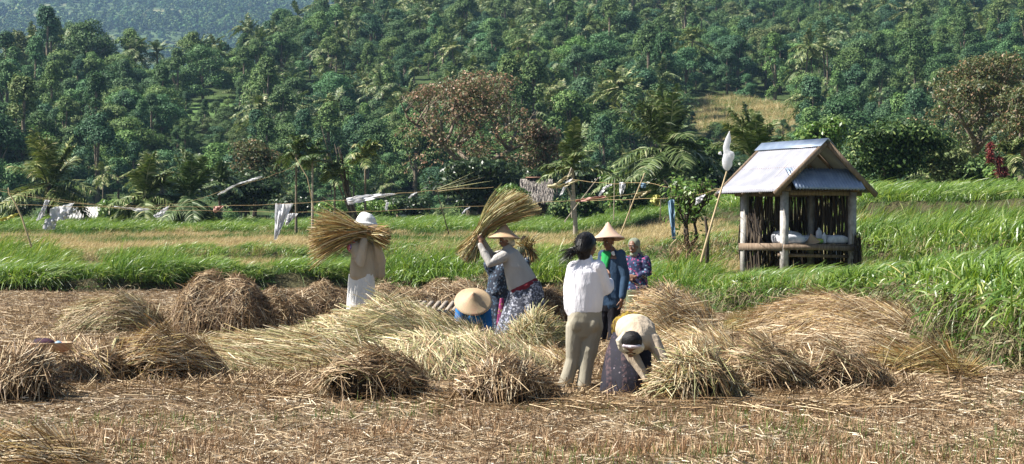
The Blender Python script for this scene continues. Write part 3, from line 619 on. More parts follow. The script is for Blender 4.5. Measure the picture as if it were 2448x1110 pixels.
# trampled straw between the piles
xx, yy = [], []
for (a0, a1, b0, b1, n) in ((1080, 2150, 845, 985, 2600), (120, 900, 850, 960, 1500), (560, 1330, 800, 900, 900), (1700, 2200, 780, 860, 700), (0, 430, 700, 840, 700)):
    px = rng.uniform(a0, a1, n); py = rng.uniform(b0, b1, n); Y = EYE * FPX / (py - HY); xx.append((px - CX) / FPX * Y); yy.append(Y)
x = np.concatenate(xx); y = np.concatenate(yy); kk = infield(x, y); x, y = x[kk], y[kk]
pr = [proto_litter('trampled_straw', M[m_], 90, .24, (.1, .42), (.004, .0075), .17) for m_ in ('straw', 'straw', 'litter', 'straw_dark')]
gn_scatter('trampled_straw', pr, np.stack([x, y, np.full(len(x), .035)], 1), rng.random(len(x)) * 6.28, rng.uniform(.8, 1.3, len(x)), rng.integers(0, 4, len(x)), label='trampled straw covering the ground between the sheaves and piles')

# sheaves in the hand
def handsheaf(name, label, pinch, d, L1, L2, n, s1, s2, bend=.25, wind=(0, 0, 0), group='sheaves being lifted by the workers', seed=3, mw=(('straw_orange', 5), ('straw_green', 3))):
    rg = np.random.default_rng(seed); d = nrm(np.array(d, float)); b = MB(); tot = sum(w for _, w in mw)
    a = nrm(np.cross(d, [0, .3, 1])); c_ = np.cross(d, a)
    for k, (m_, w) in enumerate(mw):
        q = int(n * w / tot)
        o = (a * rg.normal(size=(q, 1)) + c_ * rg.normal(size=(q, 1))) * .032
        sp = a * rg.normal(size=(q, 1)) * s1 + c_ * rg.normal(size=(q, 1)) * s1
        V, Q = blades(o, d + sp, rg.uniform(.65, 1.05, q) * L1, rg.uniform(.007, .013, q), rg.uniform(0, 1, q) * bend, 6, tip=.5, wind=wind); b.add(V, Q, m=k)
        q2 = int(q * .7); sp = (a * rg.normal(size=(q2, 1)) + c_ * rg.normal(size=(q2, 1))) * s2
        V, Q = blades(o[:q2], -d + sp, rg.uniform(.5, 1.05, q2) * L2, rg.uniform(.007, .012, q2), rg.uniform(0, 1, q2) * bend * .6, 4, tip=.6); b.add(V, Q, m=k)
    b.add(*tube([-d * .16, d * .0, d * .16], [.05, .06, .055], n=8), m=len(mw))
    o = b.obj(name, [M[m_] for m_, _ in mw] + [M['core']]); o.location = [float(v) for v in pinch]; return tag(o, label, 'sheaf', group)
# ------------------------------------------------------------------ hut
M['zinc'] = mat('galvanised_roofing', [(.3, (.27, .28, .32)), (.6, (.35, .35, .39)), (.8, (.41, .40, .44))], 3, .5, .1, 40, spec=.5, metal=.15)
M['zinc_blue'] = mat('bluish_sheet_metal', [(.3, (.20, .26, .36)), (.7, (.32, .38, .48))], 5, .4, .1, 30, spec=.6, metal=.4)
M['wood'] = mat('weathered_timber', [(.3, (.13, .09, .06)), (.7, (.28, .21, .15))], 5, .85, .6, 14, stretch=(6, 6, 1))
M['wood_pale'] = mat('pale_sawn_timber', [(.3, (.22, .18, .14)), (.7, (.42, .36, .29))], 5, .85, .5, 14, stretch=(6, 6, 1))
M['post'] = mat('lichened_grey_post', [(.3, (.26, .24, .22)), (.55, (.42, .40, .37)), (.75, (.55, .53, .49))], 9, .9, .6, 35)
M['sticks'] = leafmat('dry_sticks', [(0, (.015, .01, .007)), (.6, (.045, .03, .02)), (1, (.13, .1, .065))], rough=.8, transl=0)  # colour darkened to stand in for the shade inside the hut
M['sack'] = mat('white_woven_sack', [(.35, (.52, .54, .58)), (.65, (.72, .73, .76))], 12, .6, .5, 60)
M['thatch'] = leafmat('old_thatch', [(0, (.14, .12, .11)), (.6, (.28, .25, .22)), (1, (.42, .38, .33))], rough=.9, transl=0)
M['rust'] = mat('rusty_sheet', [(.3, (.25, .12, .08)), (.7, (.42, .24, .17))], 6, .7, .3, 30)
M['bamboo'] = mat('bamboo_pole', [(.3, (.38, .28, .15)), (.7, (.58, .46, .28))], 6, .6, .2, 20)
M['plaster'] = mat('whitewashed_wall', [(.3, (.5, .48, .45)), (.7, (.68, .66, .62))], 3, .9, .3, 20)
def wovenhat_mat(name, a, b_, c_):
    m, nt, bs, out = nodes(name); tc = nt.nodes.new('ShaderNodeTexCoord'); wv = nt.nodes.new('ShaderNodeTexWave'); wv.wave_type = 'RINGS'; wv.rings_direction = 'Z'; wv.inputs['Scale'].default_value = 26; wv.inputs['Distortion'].default_value = .6
    nt.links.new(tc.outputs['Object'], wv.inputs['Vector'])
    col = mixc(nt, wv.outputs[1], a, b_); col = mixc(nt, ramp(nt, [(.52, (0, 0, 0)), (.68, (.55, .55, .55))], noise(nt, 9, 3)), col, c_)
    nt.links.new(col, bs.inputs['Base Color']); bs.inputs['Roughness'].default_value = .6; bumpn(nt, bs, wv.outputs[1], .35, .004); return m
M['hat'] = wovenhat_mat('woven_bamboo_hat', (.36, .25, .14), (.52, .385, .235), (.46, .2, .14))
M['hat_pink'] = wovenhat_mat('woven_bamboo_hat_reddish', (.42, .28, .19), (.56, .41, .31), (.5, .26, .2))
def cone_hat(name, r, h, m, axis, apex, parent=None, label=None, rim=.012, conc=.06):
    """apex point and axis (pointing from rim up to the apex)"""
    n = 40; prof = [(.0, 0), (.03, -.006), (.08, -.06), (.3, -.33 - conc), (.6, -.66 - conc), (.9, -.93), (1, -1.0), (1.0, -1.05), (.96, -1.04), (.6, -.72 - conc), (.3, -.40 - conc), (.02, -.1)]
    th = np.arange(n) * 2 * math.pi / n; rings = [np.stack([np.cos(th) * max(a, .004) * r, np.sin(th) * max(a, .004) * r, np.full(n, b_ * h)], -1) for a, b_ in prof]
    V = np.concatenate(rings); k = len(prof); i = (np.arange(k - 1)[:, None] * n + np.arange(n)); j = (np.arange(k - 1)[:, None] * n + (np.arange(n) + 1) % n)
    Q = np.stack([i, i + n, j + n, j], -1).reshape(-1, 4)
    o = mk(name, V, Q, [m], parent, smooth=True)
    o.rotation_euler = Vector(axis).to_track_quat('Z', 'Y').to_euler(); o.location = [float(v) for v in apex]
    if label: o['label'] = label
    return o
TH = R(27); U = np.array([math.cos(TH), math.sin(TH), 0]); Vv = np.array([-math.sin(TH), math.cos(TH), 0]); Zz = np.array([0, 0, 1.0])
G0 = P(1977, HY, 44.0); HB = zt(6.4, 45)
def hl(u, v, z): return U * u + Vv * v + Zz * z           # hut-local, z above sea level minus HB
hut = empty('field_hut', (G0[0], G0[1], HB), 'small open field hut with a grey corrugated gable roof on four posts', 'hut')
EV, AP = 2.52 - HB, 3.66 - HB; HW = 1.33; LR = 2.5
def corrug(name, p00, p10, p01, m, parent, amp=.014, pitch=.076, nn=8, sag=0.0):
    """sheet: p00->p10 across the ribs, p00->p01 along the ribs"""
    p00, p10, p01 = map(lambda a: np.asarray(a, float), (p00, p10, p01)); w = np.linalg.norm(p10 - p00); k = max(8, int(w / pitch * 6)); nrmv = nrm(np.cross(p10 - p00, p01 - p00))
    s = np.linspace(0, 1, k); t = np.linspace(0, 1, nn)
    S, Tt = np.meshgrid(s, t); wave = amp * np.sin(S * w / pitch * 2 * math.pi)
    V = p00 + (p10 - p00) * S[..., None] + (p01 - p00) * Tt[..., None] + nrmv * (wave - sag * np.sin(Tt * math.pi) )[..., None]
    V2 = V - nrmv * .004; V = np.concatenate([V.reshape(-1, 3), V2.reshape(-1, 3)]); i = np.arange(nn - 1)[:, None] * k + np.arange(k - 1); Q = np.stack([i, i + 1, i + k + 1, i + k], -1).reshape(-1, 4)
    Q = np.concatenate([Q, Q[:, ::-1] + nn * k])
    e = np.arange(k - 1); Q = np.concatenate([Q, np.stack([e, e + nn * k, e + 1 + nn * k, e + 1], -1), np.stack([e + (nn - 1) * k, e + 1 + (nn - 1) * k, e + 1 + (2 * nn - 1) * k, e + (2 * nn - 1) * k], -1)])
    return mk(name, V, Q, [m], parent, smooth=True)
rl = corrug('roof_sheet', hl(0, -.0, AP), hl(0, LR, AP), hl(-HW, 0, EV), M['zinc'], hut, sag=.02)
rr_ = corrug('roof_sheet', hl(0, -.0, AP), hl(0, LR, AP), hl(HW + .05, 0, EV), M['zinc'], hut)
b = MB()
for s in (-1, 1):
    for k in range(28):                                         # nail heads in two rows
        for f in (.55, .97):
            u = s * HW * f; z = AP + (EV - AP) * f + .02; b.add(*ball(hl(u, .06 + k * .088, z + .012), .008, 6, 4))
b.obj('roof_nails', [M['rust']], rl)
b = MB()
for s in (-1, 1): b.add(*beam(hl(s * .11, -.04, AP - .04), hl(s * .11, LR + .04, AP - .04), .012, .26, up=hl(s * 1, 0, 1.15) if False else hl(-s * .9, 0, -.78) if False else U * (-s) * .85 + Zz * -1.0))
b2 = MB()
for s in (-1, 1):
    a0 = hl(0, -.05, AP + .045); a1 = hl(0, LR + .05, AP + .045); d_ = nrm(hl(s * HW, 0, EV - AP)) * .27
    nv = nrm(np.cross(a1 - a0, d_)); V = [a0, a1, a1 + d_, a0 + d_]; V = V + [v + Zz * -.012 for v in V]
    b2.add(V, [(0, 1, 2, 3), (7, 6, 5, 4), (0, 4, 5, 1), (1, 5, 6, 2), (2, 6, 7, 3), (3, 7, 4, 0)])
b2.obj('ridge_cap', [M['zinc_blue']], hut)
for s in (-1, 1):
    for v, o_ in ((.02, .04), (LR - .05, 0)):
        b = MB(); b.add(*beam(hl(s * .02, v, AP - .06), hl(s * (HW + o_), v, EV - .07), .04, .12)); b.obj('gable_board', [M['wood']], hut)
b = MB()
b.add(*beam(hl(0, .05, AP - .1), hl(0, LR - .1, AP - .1), .09, .1))
for s in (-1, 1):
    b.add(*beam(hl(s * .93, .1, EV + .06), hl(s * .93, LR - .3, EV + .06), .08, .1))
    for v in (.7, 1.4): b.add(*beam(hl(0, v, AP - .07), hl(s * (HW - .03), v, EV - .04), .045, .06))
for v in (.37, 1.95): b.add(*beam(hl(-1.12, v, EV - .02), hl(1.2, v, EV - .02), .09, .11))
b.obj('roof_frame', [M['wood']], hut)
PU, PV0, PV1 = .92, .33, 1.9
for k, (u, v, nm) in enumerate(((-PU, PV0, 1), (PU, PV0, 2), (-PU, PV1, 3), (PU, PV1, 4))):
    b = MB(); g = zt(*(np.array([G0[0], G0[1]]) + hl(u, v, 0)[:2])) - HB - .3
    V, Q = beam(hl(u, v, g), hl(u + .015, v, EV + .0), .135, .135, up=Vv); b.add(V, Q); b.obj('post', [M['post']], hut)
corrug('awning_sheet', hl(-.92, .30, EV + .52), hl(.95, .30, EV + .52), hl(-.92, -.14, EV + .05), M['zinc_blue'], hut, amp=.022, pitch=.085, nn=5).hide_render = False
b = MB()
for k in range(15):
    u = -1.12 + k * .16; zt_ = AP - .1 + (EV - AP) * abs(u) / HW; b.add(*beam(hl(u, LR - .12, EV - .02), hl(u, LR - .12, max(EV + .03, zt_ - .03)), .155, .02, up=Vv))
b.obj('gable_light_block', [M['bark_dark']], hut)  # dark boards added at the back to block light under the roof
b = MB(); rg = np.random.default_rng(4)
pz = 1.36 - HB
b.add(*beam(hl(-1.0, .22, pz - .06), hl(1.0, .22, pz - .10), .05, .11)); b.add(*beam(hl(-1.02, .4, pz - .24), hl(1.0, .4, pz - .28), .05, .07))
b.add(*beam(hl(-.98, .3, pz - .06), hl(-.98, 2.0, pz - .06), .05, .16))
for k in range(11): b.add(*beam(hl(-.95, .33 + k * .15, pz + rg.normal() * .006), hl(1.0, .33 + k * .15, pz - .02), .135, .03))
b.obj('sleeping_platform', [M['wood']], hut)
b = MB()
for side in ('back', 'left', 'right'):
    n = {'back': 120, 'left': 34, 'right': 70}[side]
    for k in range(n):
        f = k / (n - 1)
        if rg.random() < .10: continue
        if side == 'back': p0 = hl(-.95 + 1.9 * f, 2.0 + rg.normal() * .02, 0)
        elif side == 'left': p0 = hl(-.9, 1.25 + .75 * f, 0)
        else: p0 = hl(1.0, .55 + 1.45 * f, 0)
        z0 = -.05; z1 = EV - (.05 if side != 'left' else .35 + .3 * rg.random()); q = U * rg.normal() * .05 + Vv * rg.normal() * .03
        b.add(*tube([p0 + Zz * z0 + q, p0 + Zz * (z0 + z1) / 2 - q, p0 + Zz * z1 + q], rg.uniform(.011, .023), n=5))
for z in (.35, .95, 1.5): b.add(*tube([hl(-1.0, 1.98, z), hl(1.0, 1.98, z)], .014, n=5)); b.add(*tube([hl(1.02, .5, z), hl(1.02, 2.0, z)], .014, n=5))
b.obj('stick_wall', [M['sticks']], hut)
n = 240; base = np.array([hl(PU + .05 + rg.normal() * .05, PV0 - .12 + rg.normal() * .04, rg.uniform(.45, 1.25)) for _ in range(n)])
V, Q = blades(base, nrm(np.array([0, 0, -1.0]) + rg.normal(size=(n, 3)) * .1), rg.uniform(.3, .75, n), .014, .1, 3); mk('dry_leaf_bundle', V, Q, [M['sticks']], hut)
base = base[:50]; n = 50; V, Q = blades(base + hl(-2 * PU - .1, .2, -.45), nrm(np.array([0, 0, -1.0]) + rg.normal(size=(n, 3)) * .12), rg.uniform(.2, .5, n), .012, .1, 3); mk('dry_leaf_bundle', V, Q, [M['sticks']], hut)
def wl(u, v, z): return np.array([G0[0], G0[1], HB]) + hl(u, v, z)
def sack(u, v, r, rz, label):
    V, Q, T = ball((0, 0, 0), r, 22, 14); V = np.sign(V) * np.abs(V / np.array(r)) ** .75 * np.array(r)
    a = rg.normal(size=3); V = V * (1 + .05 * np.sin(V[:, :1] * 22 + a[0]) + .04 * np.sin(V[:, 1:2] * 31 + a[1])) ; V[:, 2] = np.maximum(V[:, 2], -r[2] * .7)
    o = mk('rice_sack', V, Q, [M['sack']], T=T, smooth=True); o.location = wl(u, v, pz + .016 + r[2] * .7); o.rotation_euler = (0, 0, rz); return tag(o, label, 'sack', 'white sacks on the hut platform')
sack(-.52, .62, (.34, .2, .12), .5, 'white rice sack at the left end of the hut platform')
sack(-.22, 1.25, (.36, .22, .17), .3, 'white rice sack at the back of the hut platform behind the cone hat')
sack(.28, 1.1, (.3, .2, .11), .6, 'white rice sack lying in the middle of the hut platform')
sack(.66, .62, (.33, .2, .11), .4, 'white rice sack at the right end of the hut platform')
b = MB(); b.add(*tube([(0, 0, 0), (0, 0, .14)], [.05, .05], n=14)); b.add(*tube([(0, 0, .16), (0, 0, .2)], [.02, .018], n=10))
o = b.obj('water_bottle', [M['sack']], smooth=True); o.location = wl(.30, .52, pz + .05); tag(o, 'pale plastic bottle standing on the hut platform', 'bottle')
b.V = [v * 1.35 for v in b.V]; o = b.obj('water_jug', [M['sack']], smooth=True); o.location = wl(.36, .8, pz + .08); tag(o, 'taller pale jug behind the bottle on the hut platform', 'jug')
o = cone_hat('conical_hat', .2, .2, M['hat'], (-.25, -.2, 1), wl(-.06, .52, pz + .24)); tag(o, 'spare woven cone hat resting on the hut platform', 'hat')
M['foodbag'] = mat('yellow_green_bag', [(.4, (.45, .42, .08)), (.6, (.15, .35, .08))], 9, .5, .3, 20)
V, Q, T = ball((0, 0, .05), (.1, .07, .06), 14, 9, noise=.08); o = mk('food_bag', V, Q, [M['foodbag']], T=T, smooth=True); o.location = wl(.1, .42, pz + .02); tag(o, 'small yellow and green bag beside the cone hat in the hut', 'bag')
# ------------------------------------------------------------------ other roofs
def shed(name, label, cat, pxa, pxb, ptop, pbot, Y, rmat, wallm=None, thatched=False, depth=3.0):
    a = P(pxa, ptop, Y); b_ = P(pxb, ptop, Y); zb = P(pxa, pbot, Y)[2]; w = b_[0] - a[0]; g = zt((a[0] + b_[0]) / 2, Y + 1)
    e = empty(name, ((a[0] + b_[0]) / 2, Y + depth / 2, g), label, cat); H = a[2] - g; E = zb - g; hw = w / 2
    if thatched:
        n = 2600; rg = np.random.default_rng(9); bb = MB()
        for s in (-1, 1):
            bb.add([(-hw, 0, H), (hw, 0, H), (hw, s * depth / 2, E), (-hw, s * depth / 2, E), (-hw, 0, H - .12), (hw, 0, H - .12), (hw, s * depth / 2, E - .12), (-hw, s * depth / 2, E - .12)], [(0, 1, 2, 3), (4, 7, 6, 5), (0, 4, 5, 1), (1, 5, 6, 2), (2, 6, 7, 3), (3, 7, 4, 0)])
            f = rg.random(n // 2); x_ = rg.uniform(-hw, hw, n // 2); p_ = np.stack([x_, s * depth / 2 * f, H + (E - H) * f + .02], 1)
            V, Q = blades(p_, nrm(np.array([0, s * depth / 2, E - H])) + rg.normal(size=(n // 2, 3)) * .12, .4, .05, .1, 2); bb.add(V, Q)
        bb.obj('thatch_roof', [rmat], e)
    else:
        for s in (-1, 1): corrug('roof_sheet', (-s * hw, 0, H), (s * hw, 0, H), (-s * hw, s * -depth / 2, E), rmat, e, amp=.03, pitch=.2, nn=3)
    bb = MB()
    for sx in (-1, 1):
        for sy in (-1, 1): bb.add(*beam((sx * (hw - .25), sy * (depth / 2 - .3), -.4), (sx * (hw - .25), sy * (depth / 2 - .3), E + .15), .14, .14, up=(0, 1, 0)))
    bb.obj('post', [M['wood']], e)
    if wallm:
        bb = MB(); bb.add(*box((0, 0, (E + .0) / 2 - .2), (w - .55, depth - .65, E + .3))); bb.obj('wall', [wallm], e)
    return e
shed('tin_roofed_shed', 'shed with a white corrugated tin roof behind the left terrace', 'shed', 138, 230, 494, 527, 124, M['plaster'], M['wood'])
shed('small_shelter', 'low grey thatched shelter behind the green grass on the left', 'shelter', 300, 350, 514, 528, 120, M['thatch'], M['wood'], True, 2)
sh = shed('thatched_hut', 'grey thatched hut with a brown ridge between the trees, behind the raised sheaf', 'hut', 1244, 1322, 426, 478, 112, M['thatch'], M['sticks'], True, 3.2)
a = P(1262, 424, 112); b_ = P(1300, 424, 112)
o = MB(); o.add(*beam((-.5, 0, 5.0), (.6, 0, 5.0), .5, .06)); 
rc = o.obj('ridge_cap', [M['rust']], sh); rc.location = (-.1, 0, (a[2] - sh.location[2]) - 4.97)
shed('low_outbuilding', 'low pale walled shed half hidden behind the middle terrace', 'shed', 940, 1000, 492, 503, 122, M['plaster'], M['plaster'], depth=3)
shed('distant_house', 'tiny distant house with a pale roof among trees at the far left', 'house', 2, 34, 366, 374, 215, M['plaster'], M['plaster'], depth=4)
shed('palm_shaded_hut', 'dark walled hut in the shade under the palm right of the flags', 'hut', 1450, 1500, 452, 470, 108, M['wood'], M['sticks'], True, 3)

# ------------------------------------------------------------------ feature trees
def leafy(name, stops, tint=None, **k): M[name] = leafmat(name, stops, tint, **k); return M[name]
leafy('red_leaf', [(0, (.06, .085, .03)), (.52, (.15, .17, .065)), (.64, (.22, .15, .08)), (.88, (.33, .17, .11)), (1, (.48, .34, .22))], rough=.5, transl=.25)
leafy('olive_leaf', [(0, (.04, .06, .02)), (.5, (.09, .115, .04)), (.85, (.16, .17, .06)), (.93, (.28, .17, .09)), (1, (.35, .22, .12))], rough=.5, transl=.25)
leafy('mango_leaf', [(0, (.015, .04, .01)), (.55, (.035, .075, .018)), (.85, (.10, .16, .04)), (1, (.26, .32, .10))], rough=.55, spec=.25, transl=.15)
leafy('bright_leaf', [(0, (.05, .11, .02)), (.5, (.10, .20, .035)), (1, (.26, .36, .09))], rough=.4, transl=.35)
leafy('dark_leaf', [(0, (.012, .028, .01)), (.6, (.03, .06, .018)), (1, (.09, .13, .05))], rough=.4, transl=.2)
leafy('cordyline', [(0, (.10, .02, .02)), (1, (.32, .07, .06))], rough=.4, transl=.3)
def limbs(seed, H, W, lev=4, split=3, up=.55, base_r=.16, lean=(0, 0)):
    rg = np.random.default_rng(seed); b = MB(); tips = []
    def rec(p, d, L, r, l):
        q = p + d * L; m_ = (p + q) / 2 + rg.normal(size=3) * L * .08
        b.add(*tube([p, m_, q], [r, r * .85, r * .68], n=6 if l < 2 else 4, caps=False))
        if l >= 1: tips.append(m_)
        if l == lev or (l >= 2 and rg.random() < .2): tips.append(q); return
        a0 = rg.random() * 6.28
        for k in range(split + (rg.random() < .4)):
            a = a0 + k * 6.28 / split + rg.normal() * .3; o = np.array([math.cos(a) * W / H * 1.25, math.sin(a) * W / H * 1.25, up * rg.uniform(.3, 1.3)])
            rec(q, nrm(d * .7 + o), L * rg.uniform(.62, .85), r * .62, l + 1)
    rec(np.array([0, 0, -.4]), nrm(np.array([lean[0], lean[1], 1.0])), H * .27, base_r, 0)
    return b, np.array(tips)
def tree(name, label, px, Y, ptop, pw, lm, nl, size, seed, bark='bark_dark', lev=4, clump=.5, split=3, group='trees behind the terraces', cat='tree', up=.55, lean=(0, 0), pbase=None, flat=.7):
    z1 = P(px, ptop, Y)[2]; x_ = P(px, ptop, Y)[0]; g = zt(x_, Y) if pbase is None else P(px, pbase, Y)[2]; H = z1 - g; W = pw / FPX * Y / 2
    b, tips = limbs(seed, H, W, lev, split, up, base_r=max(.04, H * .022), lean=lean)
    # fit the skeleton to the size wanted
    lo, hi = np.percentile(tips, 3, 0), tips.max(0); sx = (W - clump * .6) / max(.1, (hi[0] - lo[0]) / 2); sz = (H - clump * .5) / hi[2]
    S = np.array([sx, sx, sz]); b.V = [v * S for v in b.V]; tips = tips * S; tips = tips[tips[:, 2] > H * .12]
    e = empty(name, (x_, Y, g), label, cat, group)
    rg = np.random.default_rng(seed + 1); ex = nrm(rg.normal(size=(int(len(tips) * .6), 3))) * rg.random((int(len(tips) * .6), 1)) ** .4 * np.array([W * .9, W * .8, H * .40]); ex[:, 2] += H * .56; ex[:, 0] *= 1 - .45 * np.clip(ex[:, 2] / H - .5, 0, 1); tips = np.concatenate([tips, ex])
    if lm in ('red_leaf', 'olive_leaf'):
        pkf = lambda z: 1 - .55 * np.clip(z / H - .55, 0, .45) / .45
        tips[:, 0] *= pkf(tips[:, 2]) * (.85 + .15 * np.sin(tips[:, 2] * 2.2 + seed)); b.V = [v * np.stack([pkf(v[:, 2]) * .9, np.ones(len(v)) * .9, np.ones(len(v))], 1) for v in b.V]
    cl = [(t, (clump * (.6 + .7 * rg.random()),) * 2 + (clump * flat * (.6 + .6 * rg.random()),)) for t in tips]
    V, Q = leafcloud(cl, nl, size, rg); b.obj('trunk', [M[bark]], e); mk('crown', V, Q, [M[lm]], e); return e
tree('rust_leaved_tree', 'tall open tree with rust red leaf tips rising behind the raised sheaf', 1130, 122, 168, 480, 'red_leaf', 16000, .12, 46, lev=5, clump=.4, bark='bark', pbase=525)
tree('rust_leaved_tree', 'lower branch tree with rust red leaves right of the tall rust red one', 1290, 120, 285, 160, 'red_leaf', 6500, .12, 44, lev=4, clump=.38, bark='bark', pbase=520)
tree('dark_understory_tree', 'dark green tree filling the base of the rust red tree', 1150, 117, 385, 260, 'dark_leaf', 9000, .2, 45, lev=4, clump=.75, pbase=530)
tree('olive_leaved_tree', 'big olive leaved tree with pale branches at the right edge', 2330, 112, 130, 380, 'olive_leaf', 17000, .125, 51, lev=5, clump=.45, bark='bark', pbase=450)
tree('olive_leaved_tree', 'olive leaved tree leaning into the picture from the right edge', 2450, 105, 200, 200, 'olive_leaf', 9000, .125, 52, lev=4, clump=.45, bark='bark', pbase=440)
tree('mango_tree', 'dense dark glossy round tree just right of the hut roof', 2125, 84, 292, 235, 'mango_leaf', 15000, .13, 61, lev=4, clump=.55, flat=.85, pbase=470)
tree('feathery_bush', 'small greyish green feathery tree right of the glossy round tree', 2245, 90, 335, 120, 'leaf', 4500, .13, 62, lev=4, clump=.45, pbase=470)
tree('bright_young_tree', 'light green young tree above the hut ridge', 1965, 98, 282, 110, 'bright_leaf', 3600, .16, 63, lev=3, clump=.42, pbase=440)
tree('feathery_tree', 'thin feathery tree with dark branches above the left palms', 612, 122, 325, 210, 'olive_leaf', 5200, .12, 64, lev=5, clump=.42, pbase=520, flat=.4)
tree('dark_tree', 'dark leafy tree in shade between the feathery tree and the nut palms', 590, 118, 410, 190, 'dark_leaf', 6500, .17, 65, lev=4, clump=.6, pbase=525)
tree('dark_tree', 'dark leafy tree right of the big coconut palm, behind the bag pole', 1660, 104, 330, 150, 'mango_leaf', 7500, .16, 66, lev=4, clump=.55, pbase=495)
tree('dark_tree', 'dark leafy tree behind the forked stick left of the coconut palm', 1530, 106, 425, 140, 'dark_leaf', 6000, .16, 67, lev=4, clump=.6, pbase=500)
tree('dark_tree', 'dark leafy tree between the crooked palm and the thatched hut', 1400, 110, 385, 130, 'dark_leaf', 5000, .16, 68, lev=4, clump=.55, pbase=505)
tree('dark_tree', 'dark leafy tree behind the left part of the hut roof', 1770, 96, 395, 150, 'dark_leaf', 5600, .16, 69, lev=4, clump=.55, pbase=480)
tree('leafy_shrub', 'dark green hedge shrub at the right above the grassy bank', 2330, 96, 380, 180, 'leaf', 7000, .16, 70, lev=4, clump=.55, pbase=455, cat='shrub')
for k, (px, Y, pt, pw, lm, lab) in enumerate([
    (275, 112, 478, 70, 'bright_leaf', 'bright leafed shrub behind the small thatched shelter'), (335, 114, 470, 60, 'bright_leaf', 'bright leafed shrub under the leftmost pair of palms'),
    (800, 108, 480, 90, 'bright_leaf', 'round light green shrub left of the waving white plastic'), (905, 112, 478, 90, 'bright_leaf', 'light green shrub below the short nut palm'),
    (985, 112, 470, 90, 'dark_leaf', 'brownish green shrub left of the rust red tree'), (1230, 106, 440, 60, 'bright_leaf', 'light green shrub left of the thatched hut'),
    (1400, 98, 468, 70, 'mango_leaf', 'shrub below the crooked palm trunk'), (1480, 100, 404, 80, 'bright_leaf', 'bright drooping leaf tree above the dark walled hut'),
    (1520, 96, 475, 60, 'mango_leaf', 'low dark shrub by the fence of thin stakes'), (1345, 100, 478, 60, 'mango_leaf', 'low shrub right of the thatched hut'),
    (2390, 92, 395, 60, 'bright_leaf', 'light green shrub at the foot of the red leaved plant'), (40, 116, 470, 90, 'dark_leaf', 'dark shrub under the leftmost palm'),
    (430, 116, 490, 90, 'dark_leaf', 'dark shrub below the upright palm on the left'), (700, 114, 470, 110, 'dark_leaf', 'dark shrub at the foot of the two slim nut palms'), (1620, 98, 450, 90, 'mango_leaf', 'shrub under the big coconut palm'), (2060, 88, 430, 60, 'mango_leaf', 'low shrub between hut roof and glossy round tree')]):
    tree('leafy_shrub', lab, px, Y, pt, pw, lm, 2200, .13, 80 + k, lev=3, clump=.42, cat='shrub', group='shrubs along the back of the terraces', pbase=535 if px < 1900 else 470)
def palm(name, label, px, py, Y, L, nf, seed, wind=(.15, 0, 0), leaf=.62, lw=.085, nl=52, tr=.13, bark='bark_dark', elr=(-35, 85), lean=0.0, group='palms behind the terraces', gap=0.0):
    c = P(px, py, Y); g = zt(c[0], Y); H = max(1.5, c[2] - g)
    e = empty(name, (c[0] + lean, Y, g), label, 'palm tree', group)
    palm_crown(seed, nf, L, leaf, lw, nl, wind, (-lean, 0, H), elr).obj('crown', [M['palmleaf']], e)
    b = MB(); b.add(*tube([(0, 0, -.3), (-lean * .2, 0, H * .3), (-lean * .7, 0, H * .7), (-lean, 0, H)], [tr * 1.4, tr, tr * .85, tr * .8], n=9)); b.obj('trunk', [M[bark]], e); return e
palm('coconut_palm', 'big coconut palm with ragged fronds at the left edge', 118, 440, 105, 3.2, 28, 11, (-.1, 0, .1), leaf=.95)
palm('coconut_palm', 'upright coconut palm with a tall middle frond, left of the feathery tree', 452, 478, 100, 2.9, 24, 12, (-.08, 0, .08), leaf=.85)
palm('coconut_palm', 'shorter coconut palm just left of the upright one', 348, 470, 100, 2.4, 20, 13, (.1, 0, .05), leaf=.7)
palm('coconut_palm', 'largest coconut palm, left of the pole with the plastic bag', 1592, 358, 94, 3.5, 34, 14, (-.12, 0, .08), leaf=.95)
palm('coconut_palm', 'spindly coconut palm on a pale crooked trunk beside the thatched hut', 1368, 400, 84, 2.1, 17, 15, (.1, 0, .15), leaf=.5, tr=.09, bark='bark_pale', lean=.15)
palm('coconut_palm', 'coconut palm showing behind the left slope of the hut roof', 1800, 378, 88, 2.5, 22, 16, (-.08, 0, .15), leaf=.75, elr=(25, 88))
palm('coconut_palm', 'small coconut palm beside the red leaved plant on the right', 2420, 385, 92, 1.5, 14, 17, (.1, 0, 0), leaf=.5, tr=.07)
palm('coconut_palm', 'dark low palm between the upright palm and the feathery tree', 525, 432, 114, 1.4, 16, 18, (0, 0, 0), leaf=.5, tr=.08)
for k, (px, py, lab) in enumerate([(708, 366, 'leftmost and tallest of the slim nut palms'), (747, 384, 'slim nut palm second from the left, beside the tallest'), (800, 425, 'shortest slim nut palm, behind the leaning bamboo'), (873, 376, 'slim nut palm right of the leaning bamboo')]):
    palm('nut_palm', lab, px, py, 88, 1.25, 16, 30 + k, (.22, 0, -.1), leaf=.42, lw=.09, nl=18, tr=.055, bark='bark_pale' if k in (1,) else 'bark', elr=(5, 85), group='slim nut palms behind the ropes')
